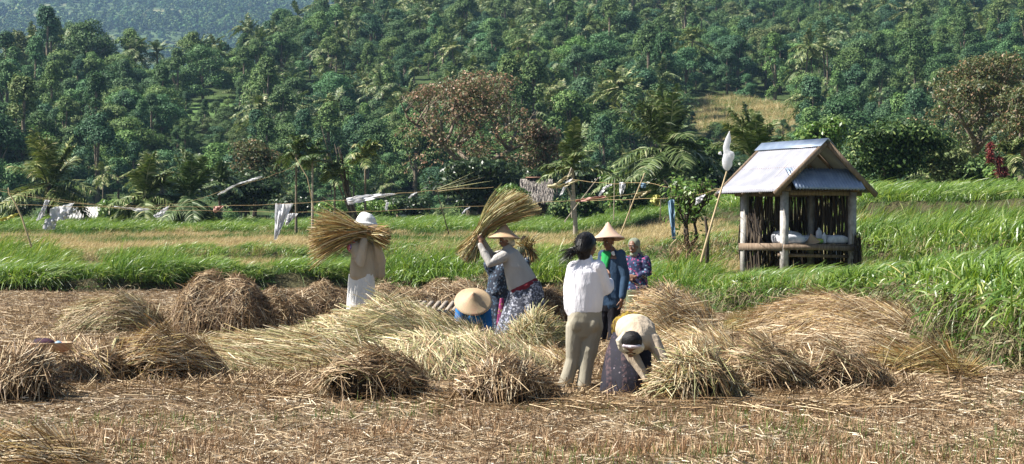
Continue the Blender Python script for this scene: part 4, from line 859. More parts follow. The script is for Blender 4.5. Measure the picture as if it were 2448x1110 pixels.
# red leaved plant
c = P(2395, 440, 90); e = empty('red_leaved_plant', (c[0], 90, zt(c[0], 90)), 'tall plant with dark red leaf tufts and thin pale stems on the right', 'plant'); b = MB(); bl = MB(); rg = np.random.default_rng(8)
for (dx, tz, fx) in ((-.5, 440 - 352, -.1), (-.15, 440 - 385, .1), (.1, 440 - 410, .2)):
    t_ = np.array([dx, 0, tz / FPX * 90 + .4]); b.add(*tube([(0, 0, -.3), (dx * .4, 0, t_[2] * .5), t_], [.035, .03, .02], n=6))
    n = 260; base = t_ + np.array([0, 0, 1]) * rg.uniform(-.75, .1, (n, 1)); V, Q = blades(base, nrm(rg.normal(size=(n, 3)) * [1, 1, .5] + [0, 0, .6]), rg.uniform(.15, .34, n), .06, .5, 3); bl.add(V, Q)
b.obj('trunk', [M['bark_pale']], e); bl.obj('crown', [M['cordyline']], e)

# ------------------------------------------------------------------ young tree, poles, ropes and plastic strips
e = tree('young_tree', 'young tree with fresh green leaves and black stems left of the hut', 1645, 47, 412, 125, 'bright_leaf', 950, .085, 91, lev=4, clump=.2, group=None, up=.8, pbase=612)
n = 900; rg = np.random.default_rng(5); V, Q = blades(rg.normal(size=(n, 3)) * [.18, .16, .2] + [.05, 0, .55], rg.normal(size=(n, 3)) * [1, 1, .8] - [0, 0, .5], rg.uniform(.12, .34, n), .014, .4, 3)
o = mk('straw_clump', V, Q, [M['straw_dark']]); o.location = P(1640, 569, 46.6); o.location.z = zt(o.location.x, 46.6); tag(o, 'clump of dead straw caught around the young tree trunk', 'straw')
def stick(name, label, pts, Y, r, m='bamboo', group=None, cat='pole'):
    w = [P(a, b_, Y) for a, b_ in pts]; o = np.array([w[0][0], w[0][1], w[0][2]])
    V, Q, T = tube([p - o for p in w], np.linspace(r, r * .55, len(w)), n=7); ob = mk(name, V, Q, [M[m]], T=T, smooth=True); ob.location = o; return tag(ob, label, cat, group)
stick('bamboo_pole', 'leaning bamboo pole carrying a big white plastic bag beside the hut', [(1676, 625), (1705, 520), (1738, 408)], 42.6, .032)
stick('dead_post', 'short black rotten post at the foot of the bag pole', [(1690, 625), (1691, 560), (1686, 520)], 43.2, .05, 'bark_dark', cat='post')
stick('bamboo_pole', 'thin leaning pole with a blue and white rag above the man in the cone hat', [(1478, 575), (1515, 478), (1541, 415)], 52, .022)
stick('bamboo_pole', 'crooked pale stick holding the rope ends at the far left', [(75, 590), (52, 520), (35, 483), (21, 462), (20, 450)], 58, .03)
stick('bamboo_pole', 'thin dark stake leaning in the tall grass behind the person in white', [(1073, 560), (1058, 505), (1045, 455)], 50, .015, 'bark_dark')
stick('bamboo_pole', 'thin stick tied to the high rope end near the nut palms', [(750, 500), (735, 425), (707, 378)], 62, .02)
stick('pale_branch', 'bent pale branch propping the ropes by the thatched hut', [(1368, 520), (1365, 470), (1352, 440), (1366, 402)], 60, .035, 'bark_pale')
stick('pale_branch', 'grey forked stick leaning left of the dark walled hut', [(1350, 530), (1395, 470), (1430, 425)], 62, .02, 'bark_pale')
for k, (a, lab) in enumerate([(1467, 'white bleached stump left of the fence stakes'), (1505, 'thin fence stake under the dark walled hut'), (1578, 'thin fence stake left of the yellow rag')]):
    stick('fence_stake', lab, [(a, 525), (a + 2, 478 if k else 430)], 68, .02, 'bark_pale' if k == 0 else 'bark', cat='stake')
c = P(850, 540, 88); e = empty('leaning_bamboo', (c[0], 88, zt(c[0], 88)), 'clump of dry leaning bamboo poles between the nut palms', 'bamboo')
for k, (p0, p1, r) in enumerate([((858, 560), (768, 303), .035), ((862, 560), (800, 345), .05), ((866, 565), (812, 350), .06), ((850, 565), (818, 368), .05), ((872, 565), (808, 352), .045), ((845, 560), (832, 400), .04)]):
    a = P(*p0, 88) - np.array(e.location); b_ = P(*p1, 88) - np.array(e.location); m_ = (a + b_) / 2 + [-.12, 0, -.1]; V, Q, T = tube([a, m_, b_], [r * 1.3, r, r * .3], n=6); mk('bamboo_stem', V, Q, [M['bark' if k in (0, 1, 4) else 'bark_dark']], e, T=T)
def rope(label, pts, Y, Y1=None, r=.0055, sag=0):
    Y1 = Y1 or Y; n = len(pts); w = np.array([P(a, b_, Y + (Y1 - Y) * k / (n - 1)) for k, (a, b_) in enumerate(pts)])
    t = np.linspace(0, n - 1, (n - 1) * 6 + 1); W_ = np.stack([np.interp(t, range(n), w[:, i]) for i in range(3)], 1); W_[:, 2] += .01 * np.sin(t * 9)
    o = W_[0].copy(); V, Q, T = tube(W_ - o, r, n=5); ob = mk('scare_rope', V, Q, [M['rope']], T=T); ob.location = o; return tag(ob, label, 'rope', 'bird scaring ropes over the terraces')
M['rope'] = mat('yellowed_rope', [(.4, (.30, .21, .10)), (.6, (.42, .32, .17))], 10, .8)
rope('rope rising from the left stick to the high stick end by the nut palms', [(-30, 447), (20, 455), (110, 474), (250, 492), (350, 494), (450, 484), (560, 448), (640, 424), (712, 395)], 57, 61)
rope('double rope running just under the rising one on the left', [(-30, 452), (110, 478), (300, 500), (480, 504), (680, 508), (850, 507), (1010, 500), (1200, 490), (1330, 482), (1440, 474), (1550, 458)], 56.5, 53)
rope('middle rope carrying the big waving white plastic', [(40, 490), (280, 497), (500, 494), (680, 488), (830, 478), (950, 463), (1050, 455), (1180, 448)], 56, 53)
rope('thin rope from the bent branch to the bag pole', [(1366, 430), (1460, 440), (1541, 436), (1620, 452), (1700, 455), (1728, 448)], 58, 43.5)
rope('lowest thin rope right of the pink rag', [(1380, 480), (1470, 478), (1590, 474), (1660, 468), (1725, 452)], 56, 43.5)
M['plastic'] = leafmat('white_plastic_sheet', [(0, (.85, .85, .87)), (1, (.9, .9, .92))], rough=.35, transl=.5)
M['plastic_cream'] = leafmat('cream_plastic_rag', [(0, (.62, .56, .36)), (1, (.62, .56, .36))], rough=.5, transl=.35)
M['plastic_pink'] = leafmat('pink_plastic_rag', [(0, (.62, .36, .30)), (1, (.62, .36, .30))], rough=.5, transl=.35)
M['plastic_blue'] = leafmat('pale_blue_plastic', [(0, (.35, .52, .68)), (1, (.35, .52, .68))], rough=.4, transl=.35)
M['plastic_yellow'] = leafmat('yellow_plastic_rag', [(0, (.62, .60, .22)), (1, (.62, .60, .22))], rough=.5, transl=.35)
def rag(label, top, bot, Y, m='plastic', seed=0, amp=.07, cat='plastic strip'):
    """wind-blown sheet between two edges given as matching point lists"""
    rg = np.random.default_rng(seed + 77); top = np.array(top, float); bot = np.array(bot, float); nu, nv = 26, 12
    def rs(a): t = np.linspace(0, len(a) - 1, nu); return np.stack([np.interp(t, range(len(a)), a[:, i]) for i in range(2)], 1)
    A, B = rs(top), rs(bot); s = np.linspace(0, 1, nv)[:, None, None]; G = A[None] * (1 - s) + B[None] * s
    W_ = np.zeros((nv, nu, 3)); ph = rg.random(3) * 6.28
    uu = np.linspace(0, 1, nu)[None]; vv = np.linspace(0, 1, nv)[:, None]
    dep = Y + amp * (np.sin(uu * 9 + vv * 4 + ph[0]) + .6 * np.sin(uu * 21 + ph[1] - vv * 6) + .4 * np.sin(vv * 14 + ph[2]))
    W_[..., 0] = (G[..., 0] - CX) / FPX * Y; W_[..., 1] = dep; W_[..., 2] = EYE - (G[..., 1] - HY) / FPX * Y + amp * .12 * np.sin(uu * 30 + vv * 20)
    o = W_[0, 0].copy(); V = (W_ - o).reshape(-1, 3); i = np.arange(nv - 1)[:, None] * nu + np.arange(nu - 1); Q = np.stack([i, i + 1, i + nu + 1, i + nu], -1).reshape(-1, 4)
    n = len(V); V = np.concatenate([V, V + [0, .004, 0]]); Q = np.concatenate([Q, Q[:, ::-1] + n])
    ob = mk('plastic_strip', V, Q, [M[m]], smooth=True); ob.location = o; return tag(ob, label, cat, 'plastic strips and rags hung on the ropes')
rag('largest white plastic sheet waving flat on the middle rope', [(828, 475), (860, 467), (900, 464), (948, 463)], [(832, 490), (862, 484), (905, 474), (948, 464)], 54, seed=1)
rag('white funnel shaped plastic hanging down to the stubble', [(658, 487), (680, 488), (700, 486)], [(655, 575), (660, 572), (668, 560)], 55, seed=2)
rag('cream scrap hanging right beside the white funnel', [(688, 512), (700, 510), (712, 511)], [(680, 538), (686, 538), (690, 536)], 55.2, 'plastic', seed=3)
rag('long white strip stretched along the rising rope', [(520, 465), (560, 442), (600, 428), (625, 422)], [(522, 467), (572, 440), (600, 434), (626, 423)], 60, seed=4)
rag('small orange pink triangle hanging from the lower rope on the left', [(510, 493), (525, 493), (536, 492)], [(510, 506), (514, 509), (517, 509)], 56, 'plastic_pink', seed=5, amp=.03)
rag('white strip strung flat in front of the small thatched shelter', [(272, 493), (300, 496), (330, 497), (362, 500)], [(275, 495), (310, 500), (332, 507), (360, 501)], 56, seed=6, amp=.03)
rag('white rag blown down left from the lower rope', [(368, 516), (384, 504), (404, 492)], [(371, 522), (386, 519), (402, 500)], 56, seed=7)
rag('tall white rag hanging at the left end before the tin roof', [(107, 478), (113, 478), (119, 479)], [(88, 528), (95, 526), (103, 520)], 57, seed=8)
rag('white plastic flapping over the tin roof, its upper part', [(120, 500), (135, 494), (152, 492), (176, 485)], [(122, 530), (138, 528), (158, 522), (176, 487)], 57, seed=9)
rag('lower grey bag of the white plastic left of the tin roof', [(112, 524), (124, 520), (136, 526)], [(99, 547), (115, 550), (131, 548)], 57, seed=10, amp=.1)
rag('pointed white plastic wing at the right of the flapping plastic', [(150, 510), (168, 502), (186, 497)], [(150, 528), (166, 520), (186, 498)], 57, seed=11)
rag('yellow plastic strip tied to the crooked stick at the far left', [(0, 524), (20, 516), (44, 510)], [(0, 530), (22, 526), (42, 514)], 56, 'plastic_yellow', seed=12)
rag('small white hook shaped scrap right of the largest sheet', [(976, 474), (984, 464), (998, 459)], [(979, 475), (988, 467), (996, 462)], 53, seed=13, amp=.02)
rag('small pale blue white scrap under the largest sheet', [(923, 484), (926, 484), (930, 484)], [(920, 500), (923, 504), (926, 503)], 55, seed=14, amp=.02)
rag('thin white strip standing in the stubble left of the raised sheaf', [(1104, 510), (1110, 502), (1124, 494)], [(1106, 512), (1112, 506), (1124, 497)], 53, seed=15, amp=.02)
rag('upper cream rag streaming left from the bent branch', [(1310, 444), (1330, 438), (1350, 422), (1366, 414)], [(1314, 449), (1332, 444), (1352, 430), (1367, 420)], 60, 'plastic_cream', seed=16)
rag('lower cream rag streaming right across the bent branch', [(1310, 440), (1335, 444), (1360, 436), (1383, 430)], [(1308, 450), (1338, 450), (1362, 443), (1381, 434)], 59.6, 'plastic_cream', seed=17)
rag('white rag hanging from the bent branch', [(1352, 436), (1362, 430), (1370, 426)], [(1337, 468), (1344, 465), (1352, 452)], 59.8, seed=18)
rag('pale pink rag lying flat on the lower rope', [(1376, 478), (1410, 472), (1450, 468)], [(1376, 483), (1412, 481), (1446, 472)], 55, 'plastic_pink', seed=19)
rag('grey white strip curved over the shade left of the dark walled hut', [(1430, 468), (1442, 448), (1462, 438)], [(1434, 470), (1448, 452), (1463, 442)], 62, seed=20)
rag('white strip hanging down from the fork left of the stakes', [(1480, 436), (1488, 436), (1496, 438)], [(1482, 472), (1486, 468), (1492, 458)], 62, seed=21)
rag('cream triangle on the leaning pole', [(1520, 462), (1538, 462), (1557, 454)], [(1519, 472), (1532, 472), (1556, 458)], 52, 'plastic_cream', seed=22)
rag('blue and white rag tied near the top of the leaning pole', [(1532, 438), (1538, 437), (1544, 440)], [(1532, 448), (1538, 450), (1543, 449)], 52, 'plastic_blue', seed=23, amp=.03)
rag('pale yellow rag hanging right of the leaning pole', [(1562, 468), (1570, 465), (1578, 468)], [(1553, 482), (1571, 494), (1577, 494)], 54, 'plastic_yellow', seed=24)
rag('long pale blue plastic ribbon hanging by the young tree', [(1597, 482), (1604, 477), (1611, 478)], [(1606, 570), (1611, 573), (1616, 572)], 46.5, 'plastic_blue', seed=25, amp=.05)
rag('two tailed white rag between the young tree and the bag pole', [(1665, 474), (1676, 468), (1687, 465)], [(1661, 491), (1674, 484), (1680, 478)], 46, seed=26)
# the big bag on the pole
e = empty('plastic_bag', P(1738, 412, 42.6), 'big white plastic bag blowing upright on top of the leaning pole', 'bag')
o0 = np.array(e.location); rg = np.random.default_rng(21)
BAGFIX = (e, o0)
V, Q, T = ball(wl(PU + .42, 1.5, .72), (.17, .12, .22), 20, 14); V += .015 * np.sin(V[:, [2, 0, 1]] * 30); o = mk('hanging_bag', V - wl(PU + .42, 1.5, .72), Q, [M['plastic']], T=T, smooth=True); o.location = wl(PU + .42, 1.5, .72); tag(o, 'white bag hanging outside the right post of the hut', 'bag')
# loose rice stems snagged on the ropes near the dark stake
n = 10; rg = np.random.default_rng(31); b0 = P(1048, 456, 50); V, Q = blades(np.tile([0, 0, 0], (n, 1)) + rg.normal(size=(n, 3)) * .05, np.array([1, 0, .28]) + rg.normal(size=(n, 3)) * [.1, .2, .16], rg.uniform(.5, 1.45, n), .011, .1, 6, wind=(0, 0, .1))
o = mk('snagged_stems', V, Q, [M['straw_green']]); o.location = b0; tag(o, 'loose rice stems snagged on the rope by the dark stake', 'stems')
# blue scrap on the ground, basket on the sheaf, bench
o = MB(); o.add(*ball((0, 0, 0), (.09, .06, .035), 12, 8, noise=.15)); o = o.obj('plastic_scrap', [M['plastic_blue']]); p_ = P(1717, 783, EYE * FPX / (783 - HY)); o.location = (p_[0], p_[1], .06); tag(o, 'small blue plastic scrap on the bare ground left of the olive green bundle', 'plastic scrap')
p_ = P(100, 852, 18.6); e = empty('basket', (p_[0], 18.9, .41), 'shallow woven basket with dark and blue things on the left sheaf', 'basket')
b = MB(); n = 30; th = np.arange(n) * 2 * math.pi / n
rr2 = [(.12, 0), (.19, .02), (.22, .09), (.225, .1), (.215, .1), (.18, .03), (.02, .012)]
V = np.concatenate([np.stack([np.cos(th) * a, np.sin(th) * a * .8, np.full(n, z_)], -1) for a, z_ in rr2]); k = len(rr2); i = np.arange(k - 1)[:, None] * n + np.arange(n); j = np.arange(k - 1)[:, None] * n + (np.arange(n) + 1) % n
mk('basket_bowl', V, np.stack([i, j, j + n, i + n], -1).reshape(-1, 4), [M['hat']], e, smooth=True)
M['dkcloth'] = mat('dark_cloth', [(.4, (.02, .015, .02)), (.6, (.07, .03, .05))], 9, .8, .4, 30)
V, Q, T = ball((0, 0, 0), (.12, .08, .05), 14, 9, noise=.06); o = mk('folded_cloth', V, Q, [M['dkcloth']], T=T, smooth=True); o.location = (p_[0] - .06, 18.9, .50); tag(o, 'dark maroon cloth lying in the shallow basket', 'cloth')
V, Q, T = ball((0, 0, 0), (.035, .03, .025), 12, 8, noise=.08); o = mk('blue_bag', V, Q, [M['plastic_blue']], T=T, smooth=True); o.location = (p_[0] + .1, 18.85, .50); tag(o, 'small blue plastic bag in the shallow basket', 'bag')
c = P(1050, 760, 29.0); e = empty('threshing_bench', (c[0], 29.0, 0), 'rough wooden slatted threshing bench behind the crouching worker in blue', 'bench')
b = MB(); rg = np.random.default_rng(3)
for k in range(7):
    x_ = -.28 + k * .105; b_ = MB(); b_.add(*beam((x_ - .06, -.28, .42 + rg.normal() * .008), (x_ + .06, .34, .56), rg.choice([.05, .09, .035]), .03)); b_.obj('slat', [M['wood_pale']], e)
b = MB(); b.add(*tube([(-.34, -.26, .37), (.5, -.26, .37)], .035, n=8)); b.add(*tube([(-.3, .34, .5), (.5, .34, .5)], .03, n=8)); b.obj('rail', [M['wood']], e)
for (x0, y0, x1) in ((-.27, -.26, -.22), (.42, -.26, .44), (-.2, .34, -.18), (.42, .34, .44)): V, Q, T = tube([(x0, y0, -.05), (x1, y0, .4)], [.045, .04], n=8); mk('leg', V, Q, [M['bamboo']], e, T=T)
# ------------------------------------------------------------------ people
def fabric(name, stops, scale=3, rough=.85, bump=.35, bscale=14, dist=.06): M[name] = mat(name, stops, scale, rough, min(1, bump * 1.3), bscale * .5, .15, dist=dist, stretch=(1.6, 1.6, .6), detail=2); return M[name]
def floral(name, ground_c, cols, scale=18, thr=.35, stripes=None):
    m, nt, bs, out = nodes(name); tc = nt.nodes.new('ShaderNodeTexCoord'); v = nt.nodes.new('ShaderNodeTexVoronoi'); v.inputs['Scale'].default_value = scale
    nt.links.new(tc.outputs['Object'], v.inputs['Vector'])
    sep = nt.nodes.new('ShaderNodeSeparateColor'); nt.links.new(v.outputs['Color'], sep.inputs[0])
    cc = ramp(nt, cols, sep.outputs[0], 'CONSTANT'); f = ramp(nt, [(thr - .05, (1, 1, 1)), (thr + .05, (0, 0, 0))], v.outputs['Distance'])
    n2 = ramp(nt, [(.42, (0, 0, 0)), (.5, (1, 1, 1))], noise(nt, scale * 1.6, 3)); f = mixc(nt, 1, f, n2, 'MULTIPLY')
    col = mixc(nt, f, ground_c, cc)
    if stripes:
        w = nt.nodes.new('ShaderNodeTexWave'); w.bands_direction = 'X'; w.inputs['Scale'].default_value = stripes[0]; w.inputs['Distortion'].default_value = .8; nt.links.new(tc.outputs['Object'], w.inputs['Vector'])
        sf = ramp(nt, [(.72, (0, 0, 0)), (.8, (1, 1, 1))], w.outputs[1]); sf = mixc(nt, 1, sf, ramp(nt, [(.4, (0, 0, 0)), (.6, (1, 1, 1))], noise(nt, 30, 2)), 'MULTIPLY'); col = mixc(nt, sf, col, stripes[1])
    nt.links.new(col, bs.inputs['Base Color']); bs.inputs['Roughness'].default_value = .85; bumpn(nt, bs, noise(nt, 16, 4), .3, .02); M[name] = m; return m
M['skin'] = mat('brown_skin', [(.3, (.17, .085, .05)), (.7, (.23, .12, .075))], 12, .5, .1, 60, .4)
M['hair'] = leafmat('black_hair', [(0, (.006, .005, .005)), (1, (.022, .018, .016))], rough=.35, spec=.5, transl=0)
M['hairbase'] = mat('black_hair_base', [(.3, (.006, .005, .005)), (.7, (.014, .012, .011))], 20, .55, .5, 80, .3, stretch=(3, 3, .4))
M['eye'] = mat('eye_white', [(.5, .48, .44)], 5, .2); M['lip'] = mat('lips', [(.28, .10, .08)], 5, .5); M['iris'] = mat('dark_iris', [(.02, .012, .01)], 5, .2)
fabric('beige_jacket', [(.3, (.40, .33, .24)), (.7, (.55, .47, .36))]); fabric('white_cloth', [(.3, (.68, .67, .64)), (.7, (.82, .81, .79))], bump=.5, bscale=9)
fabric('white_sweat', [(.3, (.72, .71, .76)), (.7, (.84, .83, .88))], bump=.5, bscale=9); fabric('khaki', [(.3, (.28, .255, .195)), (.7, (.37, .34, .27))], bump=.45, bscale=8)
fabric('oat_sweater', [(.3, (.36, .34, .32)), (.7, (.48, .455, .42))]); fabric('maroon', [(.3, (.16, .02, .03)), (.7, (.24, .04, .05))]); fabric('blue_shirt', [(.3, (.02, .13, .36)), (.7, (.04, .24, .55))])
fabric('navy', [(.3, (.022, .045, .085)), (.7, (.05, .09, .15))]); fabric('green_shirt', [(.3, (.02, .22, .06)), (.7, (.03, .34, .10))]); fabric('black_cloth', [(.3, (.010, .010, .013)), (.7, (.025, .023, .028))])
fabric('grey_scarf', [(.3, (.16, .175, .13)), (.7, (.27, .29, .22))]); fabric('tan_blouse', [(.3, (.42, .34, .25)), (.7, (.56, .47, .36))], bump=.5, bscale=10); fabric('hat_white', [(.3, (.66, .66, .64)), (.7, (.78, .78, .76))])
fabric('yellow_sash', [(.42, (.06, .035, .015)), (.6, (.28, .2, .03))], scale=22); fabric('mauve_towel', [(.3, (.45, .38, .42)), (.7, (.60, .54, .56))]); fabric('cream_towel', [(.45, (.55, .50, .38)), (.6, (.68, .64, .52))], scale=8); fabric('olive_shawl', [(.3, (.10, .12, .07)), (.7, (.17, .19, .12))])
floral('grey_floral_skirt', (.05, .055, .075), [(0, (.36, .37, .43)), (.5, (.26, .28, .36)), (.8, (.45, .46, .5))], 30, .5)
floral('dark_floral_dress', (.015, .022, .04), [(0, (.10, .15, .22)), (.5, (.05, .10, .16)), (.8, (.24, .28, .34))], 26, .45)
floral('bright_floral', (.015, .02, .07), [(0, (.34, .04, .15)), (.35, (.05, .16, .30)), (.6, (.42, .14, .25)), (.8, (.2, .32, .42))], 22, .42)
floral('batik', (.006, .005, .014), [(0, (.2, .17, .19)), (.3, (.06, .035, .05)), (.55, (.015, .012, .04))], 24, .2, (2.2, (.07, .04, .045)))
floral('scarf_red_blue', (.5, .45, .55), [(0, (.55, .05, .08)), (.5, (.08, .10, .5)), (.8, (.6, .3, .4))], 30, .8)
floral('pink_skirt', (.25, .03, .12), [(0, (.5, .12, .3)), (.5, (.4, .34, .1))], 25, .4)

def fuse(parts, voxel=.008, smooth=3, ripple=0.0, rs=22, seed=0):
    b = MB()
    for p in parts: b.add(*p)
    o = b.obj('tmp', []); md = o.modifiers.new('r', 'REMESH'); md.mode = 'VOXEL'; md.voxel_size = voxel; md.adaptivity = 0
    if smooth: s_ = o.modifiers.new('s', 'SMOOTH'); s_.factor = .5; s_.iterations = smooth
    dg = bpy.context.evaluated_depsgraph_get(); dg.update(); me = bpy.data.meshes.new_from_object(o.evaluated_get(dg))
    n = len(me.vertices); V = np.zeros(n * 3, np.float32); me.vertices.foreach_get('co', V); V = V.reshape(-1, 3).astype(float)
    N = np.zeros(n * 3, np.float32); me.vertices.foreach_get('normal', N); N = N.reshape(-1, 3)
    Q = np.array([p.vertices[:] for p in me.polygons if len(p.vertices) == 4]); T = np.array([p.vertices[:] for p in me.polygons if len(p.vertices) == 3])
    bpy.data.objects.remove(o); bpy.data.meshes.remove(me)
    if ripple:
        rg = np.random.default_rng(seed)
        acc = np.zeros(len(V))
        for k in range(6):
            d = nrm(rg.normal(size=3) * [1, 1, .7]); q = V + .05 * np.sin(V[:, [1, 2, 0]] * 9 + k)
            acc += 1 - 2 * np.abs(np.sin(q @ d * rs * .5 * rg.uniform(.5, 1.7) + rg.random() * 6)) ** .8
        V = V + N * (ripple * (.7 + np.clip(acc / 1.8, -.9, 1.6)))[:, None]
    return V, Q, T
def ell(c, r, f=None, u=None, n=14, m=10):
    V, Q, T = ball((0, 0, 0), r, n, m)
    if f is not None:
        f = nrm(np.array(f, float)); u = nrm(np.array(u, float)); rt = nrm(np.cross(f, u)); u = np.cross(rt, f); V = V @ np.stack([rt, f, u])
    return V + np.asarray(c, float), Q, T
def head(c, f, u, s=1.0):
    c = np.asarray(c, float); f = nrm(np.array(f, float)); u = nrm(np.array(u, float)); r = nrm(np.cross(f, u)); u = np.cross(r, f)
    E = lambda a, b_, d_, rad: ell(c + (r * a + f * b_ + u * d_) * s, np.array(rad) * s, f, u)
    parts = [E(0, -.012, .03, (.073, .093, .088)), E(0, .022, -.05, (.055, .062, .062)), E(0, .05, -.092, (.026, .026, .02)), E(0, .092, -.012, (.012, .018, .024)), E(0, .098, -.026, (.017, .014, .011)), E(-.075, -.0, -.01, (.01, .02, .032)), E(.075, -.0, -.01, (.01, .02, .032)),
             E(0, .073, .03, (.05, .014, .012)), E(.036, .062, -.025, (.02, .02, .02)), E(-.036, .062, -.025, (.02, .02, .02)), E(0, .078, -.058, (.026, .014, .012))]
    return parts, (c, f, u, r)
def face_bits(fr, parent, s=1.0, smile=False):
    c, f, u, r = fr
    for sd in (-1, 1):
        V, Q, T = ell(c + (r * sd * .032 + f * .078 + u * .008) * s, np.array((.015, .010, .008)) * s, f, u); e = mk('eye', V, Q, [M['eye']], parent, T=T, smooth=True)
        V, Q, T = ell(c + (r * sd * .032 + f * .086 + u * .008) * s, np.array((.006, .004, .006)) * s, f, u); mk('iris', V, Q, [M['iris']], e, T=T, smooth=True)
        V, Q, T = ell(c + (r * sd * .032 + f * .086 + u * .028) * s, np.array((.02, .005, .004)) * s, f, u); mk('eyebrow', V, Q, [M['hairbase']], parent, T=T, smooth=True)
    V, Q, T = ell(c + (f * .091 - u * .058) * s, np.array((.024, .006, .009)) * s, f, u); mk('mouth', V, Q, [M['lip']], parent, T=T, smooth=True)
    if smile: V, Q, T = ell(c + (f * .096 - u * .057) * s, np.array((.017, .004, .004)) * s, f, u); mk('teeth', V, Q, [M['eye']], parent, T=T, smooth=True)
def hand(w, d, pn, th, curl=.5, s=1.0):
    """w wrist, d towards the fingers, pn palm normal, th side the thumb leaves towards"""
    w = np.asarray(w, float); d = nrm(np.array(d, float)); pn = np.array(pn, float); pn = nrm(pn - d * (pn @ d)); sd = np.cross(d, pn); sd = sd * (1 if sd @ np.array(th, float) >= 0 else -1)
    P_ = [tube([w, w + d * .035 * s, w + d * .08 * s], np.array([.026, .036, .040]) * s, np.array([.02, .015, .013]) * s, ax=sd, n=10)]
    for k, (o, L) in enumerate(((.031, .068), (.0105, .078), (-.0105, .072), (-.031, .056))):
        p = w + (d * (.082 - .004 * k) + sd * o) * s; a = 0; pts = [p - d * .02 * s, p]; dd = d + sd * o * 3.0
        for q in range(3):
            a += curl * (.55 if q == 0 else .8) + .05 * k; v = nrm(dd) * math.cos(a) + pn * math.sin(a); pts.append(pts[-1] + v * L * s * (.42, .32, .26)[q])
        P_.append(tube(pts, np.array([.009, .0095, .0088, .008, .0068]) * s, n=7))
    p = w + (d * .02 + sd * .026) * s; v = nrm(d * .6 + sd * .8 + pn * .25); v2 = nrm(d * .9 + sd * .3 + pn * (.3 + curl * .5))
    P_.append(tube([p, p + v * .035 * s, p + v * .035 * s + v2 * .03 * s, p + v * .035 * s + v2 * .055 * s], np.array([.013, .012, .010, .008]) * s, n=7)); return P_
def foot(a, toe):
    a = np.asarray(a, float); toe = np.asarray(toe, float); d = nrm(toe - a); h = a - d * .04; P_ = [tube([h + [0, 0, -.04], a + d * .06 + [0, 0, -.035], toe + [0, 0, .0]], [.032, .038, .040], [.03, .032, .018], ax=np.cross(d, [0, 0, 1]), n=10)]
    s_ = np.cross(d, [0, 0, 1.0])
    for k in range(5): P_.append(tube([toe + s_ * (.03 - .015 * k) - d * .01, toe + s_ * (.031 - .0155 * k) + d * (.03 - .004 * abs(k - 1))], [.009, .007], n=6))
    return P_
def arm(sh, el, wr, r=(.05, .043, .04, .036, .026), k=1.0): 
    sh, el, wr = map(lambda a: np.asarray(a, float), (sh, el, wr)); return tube([sh, sh * .45 + el * .55, el, el * .55 + wr * .45, wr], np.array(r) * k, n=12)
def leg(hp, kn, an, r=(.088, .075, .056, .053, .036), k=1.0):
    hp, kn, an = map(lambda a: np.asarray(a, float), (hp, kn, an)); return tube([hp, hp * .45 + kn * .55, kn, kn * .62 + an * .38, an], np.array(r) * k, n=12)
def torso(pts, w, dpt, ax): return tube(pts, w, dpt, ax=ax, n=20)
def person(loc, label, parts, fr=None, head_s=1.0, group=None, faces=True, smile=False, voxel=.0075):
    V, Q, T = fuse(parts, voxel, 2)
    e = empty('person', loc, label, 'person', group); mk('body', V, Q, [M['skin']], e, T=T, smooth=True)
    if fr and faces: face_bits(fr, e, head_s, smile)
    return e
def cloth(name, e, m, parts, voxel=.009, smooth=3, ripple=.006, rs=22, seed=1):
    V, Q, T = fuse(parts, voxel, smooth, ripple, rs, seed); return mk(name, V, Q, [M[m]] if isinstance(m, str) else m, e, T=T, smooth=True)
def skirt(name, e, m, rings, folds=9, amp=.05, seed=1, n=96, twist=.3):
    """rings: (centre, rx, ry); pleats grow towards the hem; double sided shell"""
    rg = np.random.default_rng(seed); rings = [(np.array(c, float), a, b_) for c, a, b_ in rings]; K = 14; t = np.linspace(0, len(rings) - 1, K)
    C_ = np.stack([np.interp(t, range(len(rings)), [r[0][i] for r in rings]) for i in range(3)], 1); A = np.interp(t, range(len(rings)), [r[1] for r in rings]); B = np.interp(t, range(len(rings)), [r[2] for r in rings])
    th = np.arange(n) * 2 * math.pi / n; ph = rg.random(4) * 6.28; V = []
    for inn in (0, 1):
        for k in range(K):
            f = k / (K - 1); g = 1 + amp * f ** .8 * (np.sin(th * folds + ph[0] + twist * f * 3) + .6 * np.sin(th * (folds * 2 - 3) + ph[1]) + .5 * np.sin(th * 4 + ph[2])) - inn * .03
            V.append(np.stack([C_[k, 0] + np.cos(th) * A[k] * g, C_[k, 1] + np.sin(th) * B[k] * g, np.full(n, C_[k, 2]) + .012 * np.sin(th * folds + ph[3]) * f], -1))
    V = np.concatenate(V); i = np.arange(K - 1)[:, None] * n + np.arange(n); j = np.arange(K - 1)[:, None] * n + (np.arange(n) + 1) % n
    Q1 = np.stack([i, i + n, j + n, j], -1).reshape(-1, 4); ii = np.arange(n); jj = (ii + 1) % n; last = (K - 1) * n
    Q = np.concatenate([Q1, Q1[:, ::-1] + K * n, np.stack([ii + last, ii + last + K * n, jj + last + K * n, jj + last], -1)])
    o = mk(name, V, Q, [M[m]], e, smooth=True)
    return o
def LP(px, py, Y, o):   # photo pixel at distance Y, relative to origin o
    return P(px, py, Y) - np.asarray(o, float)

